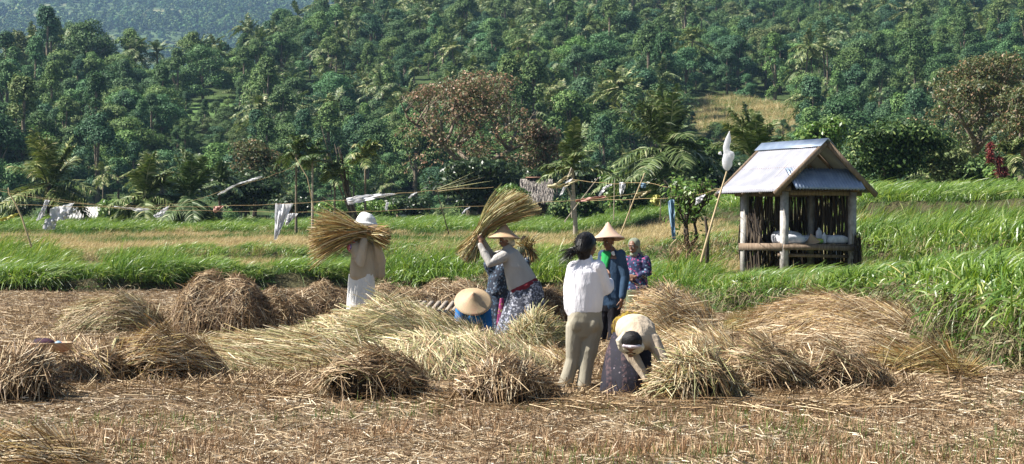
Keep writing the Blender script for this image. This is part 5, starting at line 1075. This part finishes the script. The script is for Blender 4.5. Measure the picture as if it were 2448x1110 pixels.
e, o0 = BAGFIX
sk_ = lambda a, b_: P(a, b_, 42.6) - o0
V, Q, T = fuse([ell(sk_(1738, 386), (.11, .07, .21)), ell(sk_(1745, 374), (.10, .06, .12)), tube([sk_(a, b_) for a, b_ in ((1739, 374), (1736, 352), (1741, 334), (1744, 314))], [.08, .075, .07, .012], [.05, .04, .03, .012]), tube([sk_(1733, 366), sk_(1727, 372), sk_(1721, 366)], [.02, .03, .045], [.02, .02, .03])], .012, 2, .012, 26, 4)
mk('bag_film', V, Q, [M['plastic']], e, T=T, smooth=True)
# --- standing woman, back to the camera
Y = 18.74; O = np.array([(1398 - CX) / FPX * Y, Y, 0.0]); q = lambda px, py, dy=0: LP(px, py, Y, O) + [0, dy, 0]
fdir = np.array([.62, .78, -.05]); hp, fr = head(q(1405, 588, .02), fdir, (0.02, .0, 1), .98)
hip = q(1397, 768); sL, sR = q(1374, 640, .03), q(1426, 640, -.03)
parts = hp + [tube([q(1402, 612), q(1400, 632)], [.05, .055]), torso([hip + [0, 0, .0], q(1397, 730), q(1398, 690), q(1400, 655), q(1401, 632)], [.155, .13, .145, .15, .07], [.11, .095, .105, .10, .06], (1, .05, 0)),
  leg(q(1378, 775), q(1372, 858, .03), q(1348, 936)), leg(q(1416, 775), q(1404, 860), q(1393, 938)), arm(sL, q(1364, 700, .06), q(1392, 680, .24)), arm(sR, q(1450, 692, .03), q(1459, 672, .17))]
parts += hand(q(1459, 672, .17), (.05, .7, .55), (-.7, .2, 0), (-.3, .3, 1), .5) + hand(q(1392, 680, .24), (.6, .5, .3), (-.1, -.6, 0), (0, 0, 1), .6) + foot(q(1348, 936), q(1340, 946, .13)) + foot(q(1393, 938), q(1397, 948, .14))
for p_ in (): pass
e = person(O, 'woman in a white sweatshirt and khaki trousers standing with her back to the camera', parts, fr, .98)
cloth('sweatshirt', e, 'white_sweat', [torso([q(1397, 738), q(1397, 715), q(1398, 680), q(1400, 650), q(1401, 630)], [.172, .182, .18, .172, .085], [.135, .14, .14, .125, .08], (1, .05, 0)), arm(sL, q(1363, 700, .06), q(1388, 682, .21), (.075, .072, .066, .055, .042)), arm(sR, q(1450, 694, .03), q(1459, 676, .13), (.078, .076, .072, .064, .046)),
  tube([sL + [-.0, 0, .0], sR], .07), tube([q(1401, 640), q(1402, 626), q(1403, 618)], [.09, .07, .062], [.085, .066, .06])], ripple=.009, rs=15, seed=3)
cloth('hem_band', e, 'white_sweat', [torso([q(1397, 736), q(1397, 744)], [.17, .166], [.132, .13], (1, .05, 0))], .008, 1, .002)
pr_ = (.100, .086, .070, .066, .076)
cloth('trousers', e, 'khaki', [torso([q(1397, 742), q(1397, 770), q(1397, 792)], [.155, .162, .14], [.12, .135, .11], (1, 0, 0)), leg(q(1377, 780), q(1370, 860, .03), q(1347, 934), pr_), leg(q(1417, 780), q(1404, 862), q(1392, 940), pr_), ell(q(1380, 775, -.05), (.08, .085, .09)), ell(q(1415, 775, -.05), (.08, .085, .09))], ripple=.006, rs=20, seed=5)
c, f, u, r = fr
hb = cloth('hair', e, 'hairbase', [ell(c + u * .038 - f * .028, (.092, .098, .096), f, u), ell(c - f * .06 - u * .03, (.085, .06, .09), f, u), ell(c - f * .05 - u * .1, (.065, .05, .06), f, u), tube([c - f * .085 - u * .03, q(1386, 598, -.05), q(1374, 600, -.06), q(1358, 606, -.05)], [.045, .04, .036, .018])], .007, 3, .004, 60)
n = 240; rg = np.random.default_rng(2); V, Q = blades(q(1378, 599, -.06) + rg.normal(size=(n, 3)) * .02, np.array([-1, 0, -.25]) + rg.normal(size=(n, 3)) * .3, rg.uniform(.08, .2, n), .004, .3, 4); mk('ponytail', V, Q, [M['hair']], hb)
n = 1400; v = nrm(rg.normal(size=(n, 3))); lv = np.stack([v @ r, v @ f, v @ u], 1); keep = (lv[:, 1] < .35) | (lv[:, 2] > .55); v = v[keep]; n = len(v)
p0 = c + u * .036 - f * .03 + v * .094; back = c - f * .12 - u * .07; d = nrm(back - p0) ; d = nrm(d - v * np.sum(d * v, -1, keepdims=True) * .9) + rg.normal(size=(n, 3)) * .12 + v * .05
V, Q = blades(p0, d, rg.uniform(.05, .12, n), .0035, .1, 3, side=np.cross(d, v)); mk('hair_strands', V, Q, [M['hair']], hb)

# --- man in the cone hat and navy jacket
Y = 27.9; O = np.array([(1457 - CX) / FPX * Y, Y, 0.0]); q = lambda px, py, dy=0: LP(px, py, Y, O) + [0, dy, 0]
ax = nrm(np.array([.72, -.62, 0])); fdir = np.array([-.66, -.72, -.25]); hp, fr = head(q(1455, 578, -.03), fdir, (-.06, -.08, 1), 1.0)
sF, sB = q(1482, 608, -.11), q(1442, 608, .12); hipc = q(1457, 718)
parts = hp + [tube([q(1457, 592), q(1460, 604)], [.055, .06]), torso([hipc, q(1458, 690), q(1460, 650), q(1461, 615), q(1460, 598)], [.155, .15, .165, .17, .08], [.115, .105, .115, .105, .06], ax), leg(q(1466, 722, -.05), q(1466, 772, -.06), q(1462, 818, -.05)), leg(q(1446, 722, .06), q(1443, 772, .05), q(1441, 818, .06)),
  arm(sF, q(1494, 662, -.14), q(1484, 716, -.22)), arm(sB, q(1430, 655, .12), q(1436, 690, -.05))] + hand(q(1484, 716, -.22), (-.1, -.1, -1), (-.8, .4, 0), (-.4, -1, 0), .45) + hand(q(1436, 690, -.05), (.3, -.8, 0), (0, 0, -1), (1, 0, 0), .5) + foot(q(1462, 818, -.05), q(1456, 823, -.2)) + foot(q(1441, 818, .06), q(1432, 823, -.05))
e = person(O, 'man in a conical hat, navy jacket and green shirt behind the woman in white', parts, fr)
fd0 = np.array([-.66, -.74, 0])
cloth('shirt', e, 'green_shirt', [torso([q(1458, 668) + fd0 * .128, q(1458, 636) + fd0 * .125, q(1459, 606) + fd0 * .085], [.02, .062, .085], [.022, .03, .04], ax)], .009, 3, .005)
fd = np.array([-.66, -.74, 0])
jk = cloth('jacket', e, 'navy', [torso([q(1461, 728), q(1461, 690), q(1461, 660), q(1462, 622), q(1461, 604)], [.185, .18, .18, .165, .09], [.145, .14, .135, .12, .08], ax), arm(sF, q(1494, 662, -.14), q(1486, 708, -.21), (.072, .07, .066, .06, .05)), arm(sB, q(1436, 655, .12), q(1438, 684, -.02), (.07, .066, .06, .056, .05)), tube([sF, sB], .062)], ripple=.008, rs=16, seed=9)
cloth('collar', e, 'white_cloth', [tube([q(1463, 603, -.13), q(1467, 610, -.14)], [.03, .02], [.012, .01])], .006, 1, 0)
cloth('trousers', e, 'black_cloth', [torso([q(1457, 712), q(1456, 735)], [.17, .15], [.125, .12], ax), leg(q(1467, 724, -.05), q(1467, 772, -.06), q(1463, 818, -.05), (.1, .095, .082, .078, .075)), leg(q(1446, 724, .06), q(1443, 772, .05), q(1441, 818, .06), (.1, .095, .082, .078, .075))], ripple=.006)
cone_hat('hat', .235, .235, M['hat_pink'], (-.02, .12, 1), q(1453, 531, -.05), e)

# --- smiling woman in the flowered blouse
Y = 31.2; O = np.array([(1522 - CX) / FPX * Y, Y, 0.0]); q = lambda px, py, dy=0: LP(px, py, Y, O) + [0, dy, 0]
fdir = np.array([-.5, -.85, -.05]); hp, fr = head(q(1514, 590, -.03), fdir, (-.08, 0, 1), .95); ax = nrm(np.array([.85, -.45, 0])); sF, sB = q(1543, 622, -.06), q(1503, 622, .08)
parts = hp + [tube([q(1516, 604), q(1520, 618)], [.05, .055]), torso([q(1524, 712), q(1524, 680), q(1523, 650), q(1522, 625), q(1521, 612)], [.15, .13, .14, .145, .07], [.11, .1, .105, .1, .06], ax), leg(q(1532, 712), q(1532, 758), q(1532, 790)), leg(q(1514, 712, .08), q(1513, 758, .06), q(1513, 790, .06)),
  arm(sF, q(1547, 652, -.1), q(1516, 662, -.22)), arm(sB, q(1500, 655, .06), q(1508, 664, -.14))] + hand(q(1516, 662, -.22), (-1, -.15, .1), (0, .6, -.6), (0, 0, 1), .6) + hand(q(1508, 664, -.14), (-.2, -1, 0), (0, 0, -1), (1, 0, 0), .6) + foot(q(1532, 790), q(1527, 796, -.12)) + foot(q(1513, 790, .06), q(1508, 796, -.06))
e = person(O, 'smiling woman in a pink and blue flowered blouse and grey headscarf by the tall grass', parts, fr, .95, smile=True)
cloth('blouse', e, 'bright_floral', [torso([q(1524, 700), q(1524, 675), q(1523, 650), q(1522, 628), q(1521, 612)], [.18, .17, .16, .155, .08], [.135, .13, .125, .115, .07], ax), arm(sF, q(1547, 652, -.1), q(1524, 661, -.2), (.078, .078, .07, .06, .045)), arm(sB, q(1500, 655, .06), q(1507, 662, -.1), (.078, .075, .068, .058, .045)), tube([sF, sB], .07)], ripple=.008)
skirt('skirt', e, 'olive_shawl', [(q(1524, 692), .16, .13), (q(1523, 740), .19, .17), (q(1522, 790), .22, .19)])
c, f, u, r = fr
cloth('headscarf', e, 'grey_scarf', [ell(c + u * .042 - f * .04, (.1, .098, .1), f, u), ell(c - f * .06 - u * .06, (.088, .065, .1), f, u), ell(c + f * .0 - u * .12, (.07, .065, .045), f, u), tube([c - f * .06 - u * .06, q(1540, 625, .1), q(1546, 655, .1)], [.07, .05, .03], [.03, .03, .02])], .008, 3, .005, 30)

# --- person in white carrying a sheaf
Y = 28.6; O = np.array([(866 - CX) / FPX * Y, Y, 0.06]); q = lambda px, py, dy=0: LP(px, py, Y, O) + [0, dy, 0]
fdir = np.array([.75, -.6, -.3]); hp, fr = head(q(871, 541, .0), fdir, (.05, .0, 1), .96); ax = nrm(np.array([.8, .6, 0])); sF, sB = q(852, 588, -.10), q(892, 590, .1)
parts = hp + [tube([q(869, 556), q(869, 575)], [.052, .056]), torso([q(864, 672), q(866, 650), q(868, 620), q(870, 590), q(870, 572)], [.15, .14, .15, .155, .07], [.115, .105, .11, .1, .06], ax), leg(q(852, 680, -.05), q(850, 745, -.05), q(846, 800, -.04)), leg(q(880, 680, .06), q(880, 745, .05), q(878, 800, .06)),
  arm(sF, q(864, 625, -.24), q(874, 562, -.20)), arm(sB, q(908, 622, .02), q(900, 575, -.08))] + hand(q(874, 562, -.20), (.35, .1, 1), (.3, .8, 0), (-1, 0, 0), .9) + hand(q(900, 575, -.08), (-.2, -.1, 1), (-.2, .7, 0), (1, 0, 0), .9) + foot(q(846, 800, -.04), q(856, 807, -.15)) + foot(q(878, 800, .06), q(890, 807, -.03))
e = person(O, 'person in a white hat, beige jacket and white sarong holding a sheaf over the shoulder', parts, fr, .96)
cloth('jacket', e, 'beige_jacket', [torso([q(868, 660), q(868, 635), q(870, 605), q(871, 588), q(870, 572)], [.215, .205, .185, .17, .09], [.15, .145, .14, .12, .075], ax), arm(sF, q(864, 627, -.24), q(873, 574, -.21), (.098, .095, .088, .07, .05)), arm(sB, q(908, 626, .02), q(901, 584, -.07), (.095, .095, .09, .075, .055)), tube([q(905, 628, .03), q(908, 658, .06)], [.07, .06], [.09, .07], ax=(0, 1, 0)), tube([sF, sB], .08)], ripple=.011, rs=16, seed=4)
skirt('sarong', e, 'white_cloth', [(q(864, 655), .185, .15), (q(863, 700), .20, .17), (q(862, 755), .215, .18), (q(860, 798), .225, .19)], 7, .035, 3)
cloth('shoulder_cloth', e, 'scarf_red_blue', [ell(q(846, 578, -.10), (.085, .11, .045)), ell(q(838, 590, -.12), (.045, .09, .075))], .008, 2, .006, 40)
c, f, u, r = fr
b = MB(); up_ = nrm(np.array([.12, 0, 1.0])); hc = q(869, 534)
cloth('sun_hat', e, 'hat_white', [tube([hc - up_ * .01, hc + up_ * .09], [.108, .085], n=24), tube([hc + up_ * .005 + np.array([.035, -.02, 0]), hc + up_ * .018 + np.array([.035, -.02, 0])], [.175, .15], [.175, .15], n=30)], .007, 2, .003, 40)
handsheaf('lifted_sheaf', 'bushy brown sheaf held across the shoulder by the person in white', O + q(880, 558, -.17), (-1, -.05, .12), .84, .34, 1600, .22, .25, bend=.34, seed=3, mw=(('straw_orange', 6), ('straw_green', 2.2), ('straw', 1.2)))

# --- woman swinging a sheaf
Y = 28.0; O = np.array([(1240 - CX) / FPX * Y, Y, 0.0]); q = lambda px, py, dy=0: LP(px, py, Y, O) + [0, dy, 0]
fdir = np.array([-.92, -.2, -.3]); hp, fr = head(q(1209, 575), fdir, (-.25, 0, 1), .96); ax = (0, 1, 0.0)
parts = hp + [tube([q(1211, 588), q(1214, 602)], [.05, .056]), torso([q(1264, 705), q(1256, 675), q(1238, 640), q(1222, 612), q(1213, 598)], [.16, .14, .15, .155, .07], [.13, .11, .12, .11, .07], ax), leg(q(1262, 705, -.08), q(1244, 755, -.1), q(1222, 812, -.1)), leg(q(1268, 705, .09), q(1268, 758, .1), q(1268, 814, .12)),
  arm(q(1206, 612, -.14), q(1172, 626, -.2), q(1149, 578, -.12)), arm(q(1212, 608, .14), q(1176, 612, .2), q(1152, 568, .08))] + hand(q(1149, 578, -.12), (-.1, .2, 1), (0, 1, 0), (1, 0, 0), .9) + hand(q(1152, 568, .08), (-.1, -.2, 1), (0, -1, 0), (1, 0, 0), .9) + foot(q(1222, 812, -.1), q(1208, 821, -.12)) + foot(q(1268, 814, .12), q(1254, 821, .1))
e = person(O, 'woman in a conical hat and pale sweater swinging a sheaf over her head', parts, fr, .96)
cloth('sweater', e, 'oat_sweater', [torso([q(1250, 682), q(1242, 660), q(1230, 632), q(1219, 608), q(1213, 596)], [.20, .185, .18, .17, .08], [.215, .20, .165, .13, .08], ax), arm(q(1206, 612, -.14), q(1171, 630, -.2), q(1149, 586, -.13), (.085, .078, .068, .056, .044)), arm(q(1212, 608, .14), q(1175, 616, .2), q(1152, 576, .09), (.085, .078, .068, .056, .044)), tube([q(1206, 611, -.14), q(1212, 607, .14)], .08)], ripple=.007, seed=6)
cloth('sweater_band', e, 'maroon', [torso([q(1251, 684), q(1252.5, 687)], [.206, .206], [.222, .222], ax)], .008, 1, .001)
skirt('skirt', e, 'grey_floral_skirt', [(q(1256, 672), .21, .17), (q(1258, 700), .25, .21), (q(1250, 755), .31, .28), (q(1243, 806), .37, .31)], 8, .07, 5)
c, f, u, r = fr
cloth('headscarf', e, 'cream_towel', [ell(c + u * .03 - f * .035, (.09, .095, .09), f, u), ell(c - f * .07 - u * .05, (.075, .05, .07), f, u)], .008, 3, .004)
cone_hat('hat', .235, .215, M['hat'], (.03, .05, 1), q(1206, 532, -.02), e)
handsheaf('lifted_sheaf', 'long green and gold sheaf swung high by the woman in the pale sweater', O + q(1146, 562, -.02), (.60, 0, .9), .84, .42, 1500, .17, .2, bend=.05, wind=(.24, 0, -.16), seed=5, mw=(('straw_green', 5), ('straw_orange', 3)))

# --- worker in a dark flowered dress behind her
Y = 29.4; O = np.array([(1195 - CX) / FPX * Y, Y, 0.0]); q = lambda px, py, dy=0: LP(px, py, Y, O) + [0, dy, 0]
fdir = np.array([.8, .1, -.5]); hp, fr = head(q(1252, 604), fdir, (.3, 0, 1), .95)
parts = hp + [tube([q(1247, 615), q(1238, 622)], [.05, .056]), torso([q(1192, 690), q(1196, 665), q(1210, 640), q(1228, 626), q(1240, 620)], [.16, .14, .15, .15, .07], [.12, .11, .12, .11, .06], (0, 1, 0)), leg(q(1188, 695, -.08), q(1190, 745, -.08), q(1188, 800, -.08)), leg(q(1196, 695, .08), q(1203, 745, .08), q(1200, 802, .1)),
  arm(q(1228, 632, -.14), q(1252, 650, -.16), q(1262, 612, -.05)), arm(q(1232, 628, .14), q(1258, 645, .16), q(1266, 608, .1))] + hand(q(1262, 612, -.05), (.1, .2, 1), (0, 1, 0), (-1, 0, 0), .9) + hand(q(1266, 608, .1), (.1, -.2, 1), (0, -1, 0), (-1, 0, 0), .9) + foot(q(1188, 800, -.08), q(1200, 806, -.1)) + foot(q(1200, 802, .1), q(1213, 807, .1))
e = person(O, 'worker in a dark blue flowered dress bending behind the woman in the pale sweater', parts, fr, .95)
cloth('dress_top', e, 'dark_floral_dress', [torso([q(1188, 700), q(1190, 670), q(1204, 642), q(1226, 626), q(1238, 620)], [.20, .19, .18, .165, .08], [.155, .15, .155, .13, .08], (0, 1, 0)), arm(q(1228, 632, -.14), q(1251, 650, -.16), q(1261, 620, -.07), (.08, .075, .065, .055, .045)), arm(q(1232, 628, .14), q(1257, 645, .16), q(1265, 614, .1), (.08, .075, .065, .055, .045)), ell(q(1172, 632, -.02), (.09, .12, .12)), tube([q(1172, 632, -.02), q(1192, 660)], [.11, .14])], ripple=.009, seed=8)
skirt('skirt', e, 'dark_floral_dress', [(q(1188, 692), .18, .17), (q(1190, 740), .2, .2), (q(1193, 798), .23, .22)], 7, .06, 9)
skirt('sash', e, 'pink_skirt', [(q(1200, 712, -.18), .03, .03), (q(1197, 750, -.2), .045, .03), (q(1194, 790, -.2), .055, .035)], 5, .1, 2, 40)
cloth('headscarf', e, 'olive_shawl', [ell(fr[0] + fr[2] * .03 - fr[1] * .03, (.09, .095, .09), fr[1], fr[2])], .008, 2, .003)
handsheaf('lifted_sheaf', 'greenish sheaf showing to the right behind the cone hat of the swinging woman', O + q(1262, 596, .0), (-.1, 0, .3), .34, .24, 320, .5, .5, bend=.2, wind=(.25, 0, -.2), seed=9, mw=(('straw_green', 4), ('straw_orange', 3)))

# --- crouching worker in blue, hat towards the camera
Y = 26.6; O = np.array([(1130 - CX) / FPX * Y, Y, 0.0]); q = lambda px, py, dy=0: LP(px, py, Y, O) + [0, dy, 0]
axis = nrm(np.array([.02, -.70, .70])); fdir = nrm(np.array([0, -.72, -.69])); hp, fr = head(q(1130, 734, .02), fdir, axis, .96)
parts = hp + [tube([q(1130, 736, .1), q(1130, 738, .2)], [.05, .06]), torso([q(1132, 742, .62), q(1131, 733, .5), q(1130, 732, .35), q(1130, 728, .22), q(1130, 735, .15)], [.16, .14, .15, .16, .08], [.12, .11, .11, .11, .07], (1, 0, 0)),
  arm(q(1104, 742, .2), q(1097, 778, .12), q(1103, 806, .0)), arm(q(1157, 742, .2), q(1164, 778, .12), q(1158, 812, .0)), leg(q(1115, 746, .62), q(1108, 780, .42), q(1112, 828, .62)), leg(q(1148, 746, .62), q(1154, 780, .42), q(1150, 828, .62))] + hand(q(1103, 806, .0), (.1, -.2, -1), (1, 0, 0), (0, -1, 0), .7) + hand(q(1158, 812, .0), (-.1, -.2, -1), (-1, 0, 0), (0, -1, 0), .7) + foot(q(1112, 828, .62), q(1110, 833, .48)) + foot(q(1150, 828, .62), q(1152, 833, .48))
e = person(O, 'worker in a bright blue shirt bending under a broad conical hat facing the camera', parts, fr, .96)
cloth('shirt', e, 'blue_shirt', [torso([q(1131, 738, .56), q(1131, 732, .45), q(1130, 734, .32), q(1130, 735, .2), q(1130, 740, .14)], [.19, .19, .2, .195, .1], [.14, .14, .15, .14, .09], (1, 0, 0)), arm(q(1103, 744, .2), q(1096, 780, .12), q(1102, 802, .02), (.09, .08, .07, .06, .05)), arm(q(1158, 744, .2), q(1165, 780, .12), q(1159, 808, .02), (.09, .08, .072, .064, .052)), tube([q(1104, 742, .2), q(1157, 742, .2)], .1), ell(q(1130, 760, .2), (.17, .1, .1))], ripple=.008, seed=12)
cloth('trousers', e, 'black_cloth', [torso([q(1132, 742, .64), q(1131, 740, .55)], [.17, .16], [.13, .13], (1, 0, 0)), leg(q(1115, 746, .62), q(1108, 780, .42), q(1112, 822, .6), (.1, .09, .08, .075, .065)), leg(q(1148, 746, .62), q(1154, 780, .42), q(1150, 822, .6), (.1, .09, .08, .075, .065))], ripple=.005)
cone_hat('hat', .252, .17, M['hat'], axis, q(1131, 716, -.03) + axis * .13, e)

# --- bending woman in front
Y = 18.05; O = np.array([(1512 - CX) / FPX * Y, Y, 0.0]); q = lambda px, py, dy=0: LP(px, py, Y, O) + [0, dy, 0]
fdir = nrm(np.array([-.08, -.35, -.94])); hp, fr = head(q(1507, 824, -.12), fdir, (-.05, -.93, .36), .97)
parts = hp + [tube([q(1512, 812, -.06), q(1520, 806, .02)], [.055, .06]), torso([q(1518, 806, .5), q(1520, 796, .4), q(1524, 796, .25), q(1526, 806, .1), q(1523, 812, .02)], [.15, .13, .14, .15, .08], [.09, .09, .09, .09, .07], (1, .0, 0)),
  arm(q(1560, 812, .08), q(1585, 858, .0), q(1596, 905, -.1)), arm(q(1496, 822, .05), q(1532, 880, .0), q(1560, 930, -.05)), leg(q(1498, 808, .5), q(1478, 895, .3), q(1502, 955, .42)), leg(q(1540, 808, .5), q(1540, 890, .28), q(1528, 955, .35))] + hand(q(1596, 905, -.1), (.1, -.1, -1), (-.9, 0, 0), (0, -1, 0), .7) + hand(q(1560, 930, -.05), (.3, -.1, -1), (.8, .3, 0), (0, -1, 0), .7) + foot(q(1502, 948, .28), q(1508, 966, .05)) + foot(q(1528, 952, .32), q(1532, 966, .18))
e = person(O, 'woman in a tan blouse and dark batik sarong doubled over to gather rice in front', parts, fr, .97)
cloth('blouse', e, 'tan_blouse', [torso([q(1520, 796, .46), q(1521, 790, .36), q(1524, 794, .22), q(1526, 805, .09), q(1523, 814, .02)], [.15, .17, .18, .178, .11], [.135, .14, .14, .135, .10], (1, 0, 0)), arm(q(1560, 814, .08), q(1584, 858, .0), q(1594, 892, -.08), (.08, .066, .055, .05, .042)), arm(q(1497, 824, .05), q(1530, 880, .0), q(1545, 906, -.03), (.07, .06, .05, .044, .038)), tube([q(1500, 822, .05), q(1556, 814, .08)], .085)], ripple=.010, rs=17, seed=14)
cloth('sash', e, 'yellow_sash', [torso([q(1518, 790, .52), q(1519, 786, .47)], [.19, .195], [.14, .142], (1, 0, 0))], .008, 1, .008, 50)
c, f, u, r = fr
hr = cloth('hair', e, 'hairbase', [ell(c + u * .05 - f * .03, (.098, .09, .088), f, u)], .007, 2, .003, 60)
cloth('head_towel', e, 'cream_towel', [ell(c + f * .015 + u * .0, (.125, .075, .075), f, u), ell(c - f * .045 + r * -.05 - u * .01, (.05, .07, .05), f, u), tube([c + r * .085 + f * .03 + u * .02, c + r * .11 - f * .02 + u * .05, c + r * .06 - f * .07 + u * .07], [.03, .035, .03])], .007, 3, .005, 40)
cloth('towel_fold', e, 'mauve_towel', [tube([c + f * .03 - r * .075 + u * .075, c + f * .045 + u * .092, c + f * .035 + r * .06 + u * .075], [.03, .038, .025], [.02, .02, .02])], .006, 2, .003, 40)
skirt('sarong', e, 'batik', [(q(1518, 800, .48), .175, .15), (q(1508, 850, .34), .215, .2), (q(1502, 905, .27), .235, .24), (q(1500, 955, .25), .255, .26)], 6, .045, 7)
# ------------------------------------------------------------------ camera, light, air
cam = bpy.data.cameras.new('camera'); co = bpy.data.objects.new('camera', cam); COL.objects.link(co); scene.camera = co
cam.lens = 70; cam.sensor_width = 36; cam.clip_end = 6000; cam.clip_start = .5
co.location = (0, 0, EYE); co.rotation_euler = (R(90), 0, 0); cam.shift_y = (HY - 555.0) / 2448.0
EL, AZ = 48.0, 6.0      # sun from the left, a little towards the camera's side
sv = Vector((-math.cos(R(EL)) * math.cos(R(AZ)), -math.cos(R(EL)) * math.sin(R(AZ)), math.sin(R(EL))))
sl = bpy.data.lights.new('sun', 'SUN'); so = bpy.data.objects.new('sun', sl); COL.objects.link(so)
sl.energy = 5.0; sl.angle = R(.5); sl.color = (1, .95, .87); so.rotation_euler = sv.to_track_quat('Z', 'Y').to_euler()
w = bpy.data.worlds.new('World'); scene.world = w; w.use_nodes = True; nt = w.node_tree
sk = nt.nodes.new('ShaderNodeTexSky'); sk.sky_type = 'NISHITA'; sk.sun_disc = False; sk.sun_elevation = R(EL); sk.sun_rotation = math.atan2(sv.x, sv.y) % (2 * math.pi)
bg = nt.nodes['Background']; nt.links.new(sk.outputs[0], bg.inputs[0]); bg.inputs[1].default_value = .05
vs = scene.view_settings; vs.view_transform = 'Standard'; vs.look = 'None'; vs.exposure = 1.25; vs.gamma = 1; vs.use_curve_mapping = False
V, Q = box((-100, 1250, 255), (1500, 2600, 530)); V[:, 1] = np.where(V[:, 1] < 0, -40, V[:, 1]); V[:, 2] = np.where(V[:, 2] < 0, -52, V[:, 2])
m = bpy.data.materials.new('blue_air'); m.use_nodes = True; nt = m.node_tree; nt.nodes.remove(nt.nodes['Principled BSDF'])
pv = nt.nodes.new('ShaderNodeVolumePrincipled'); pv.inputs['Color'].default_value = (.42, .66, 1, 1); pv.inputs['Density'].default_value = 0.00012; pv.inputs['Anisotropy'].default_value = .2
nt.links.new(pv.outputs[0], nt.nodes['Material Output'].inputs['Volume'])
hz = mk('haze', V, Q, [m]); tag(hz, 'thin bluish haze over the valley and hills', kind='stuff')
scene.cycles.volume_bounces = 0; scene.cycles.max_bounces = 5; scene.cycles.diffuse_bounces = 1; scene.cycles.transparent_max_bounces = 6
scene.cycles.use_denoising = True
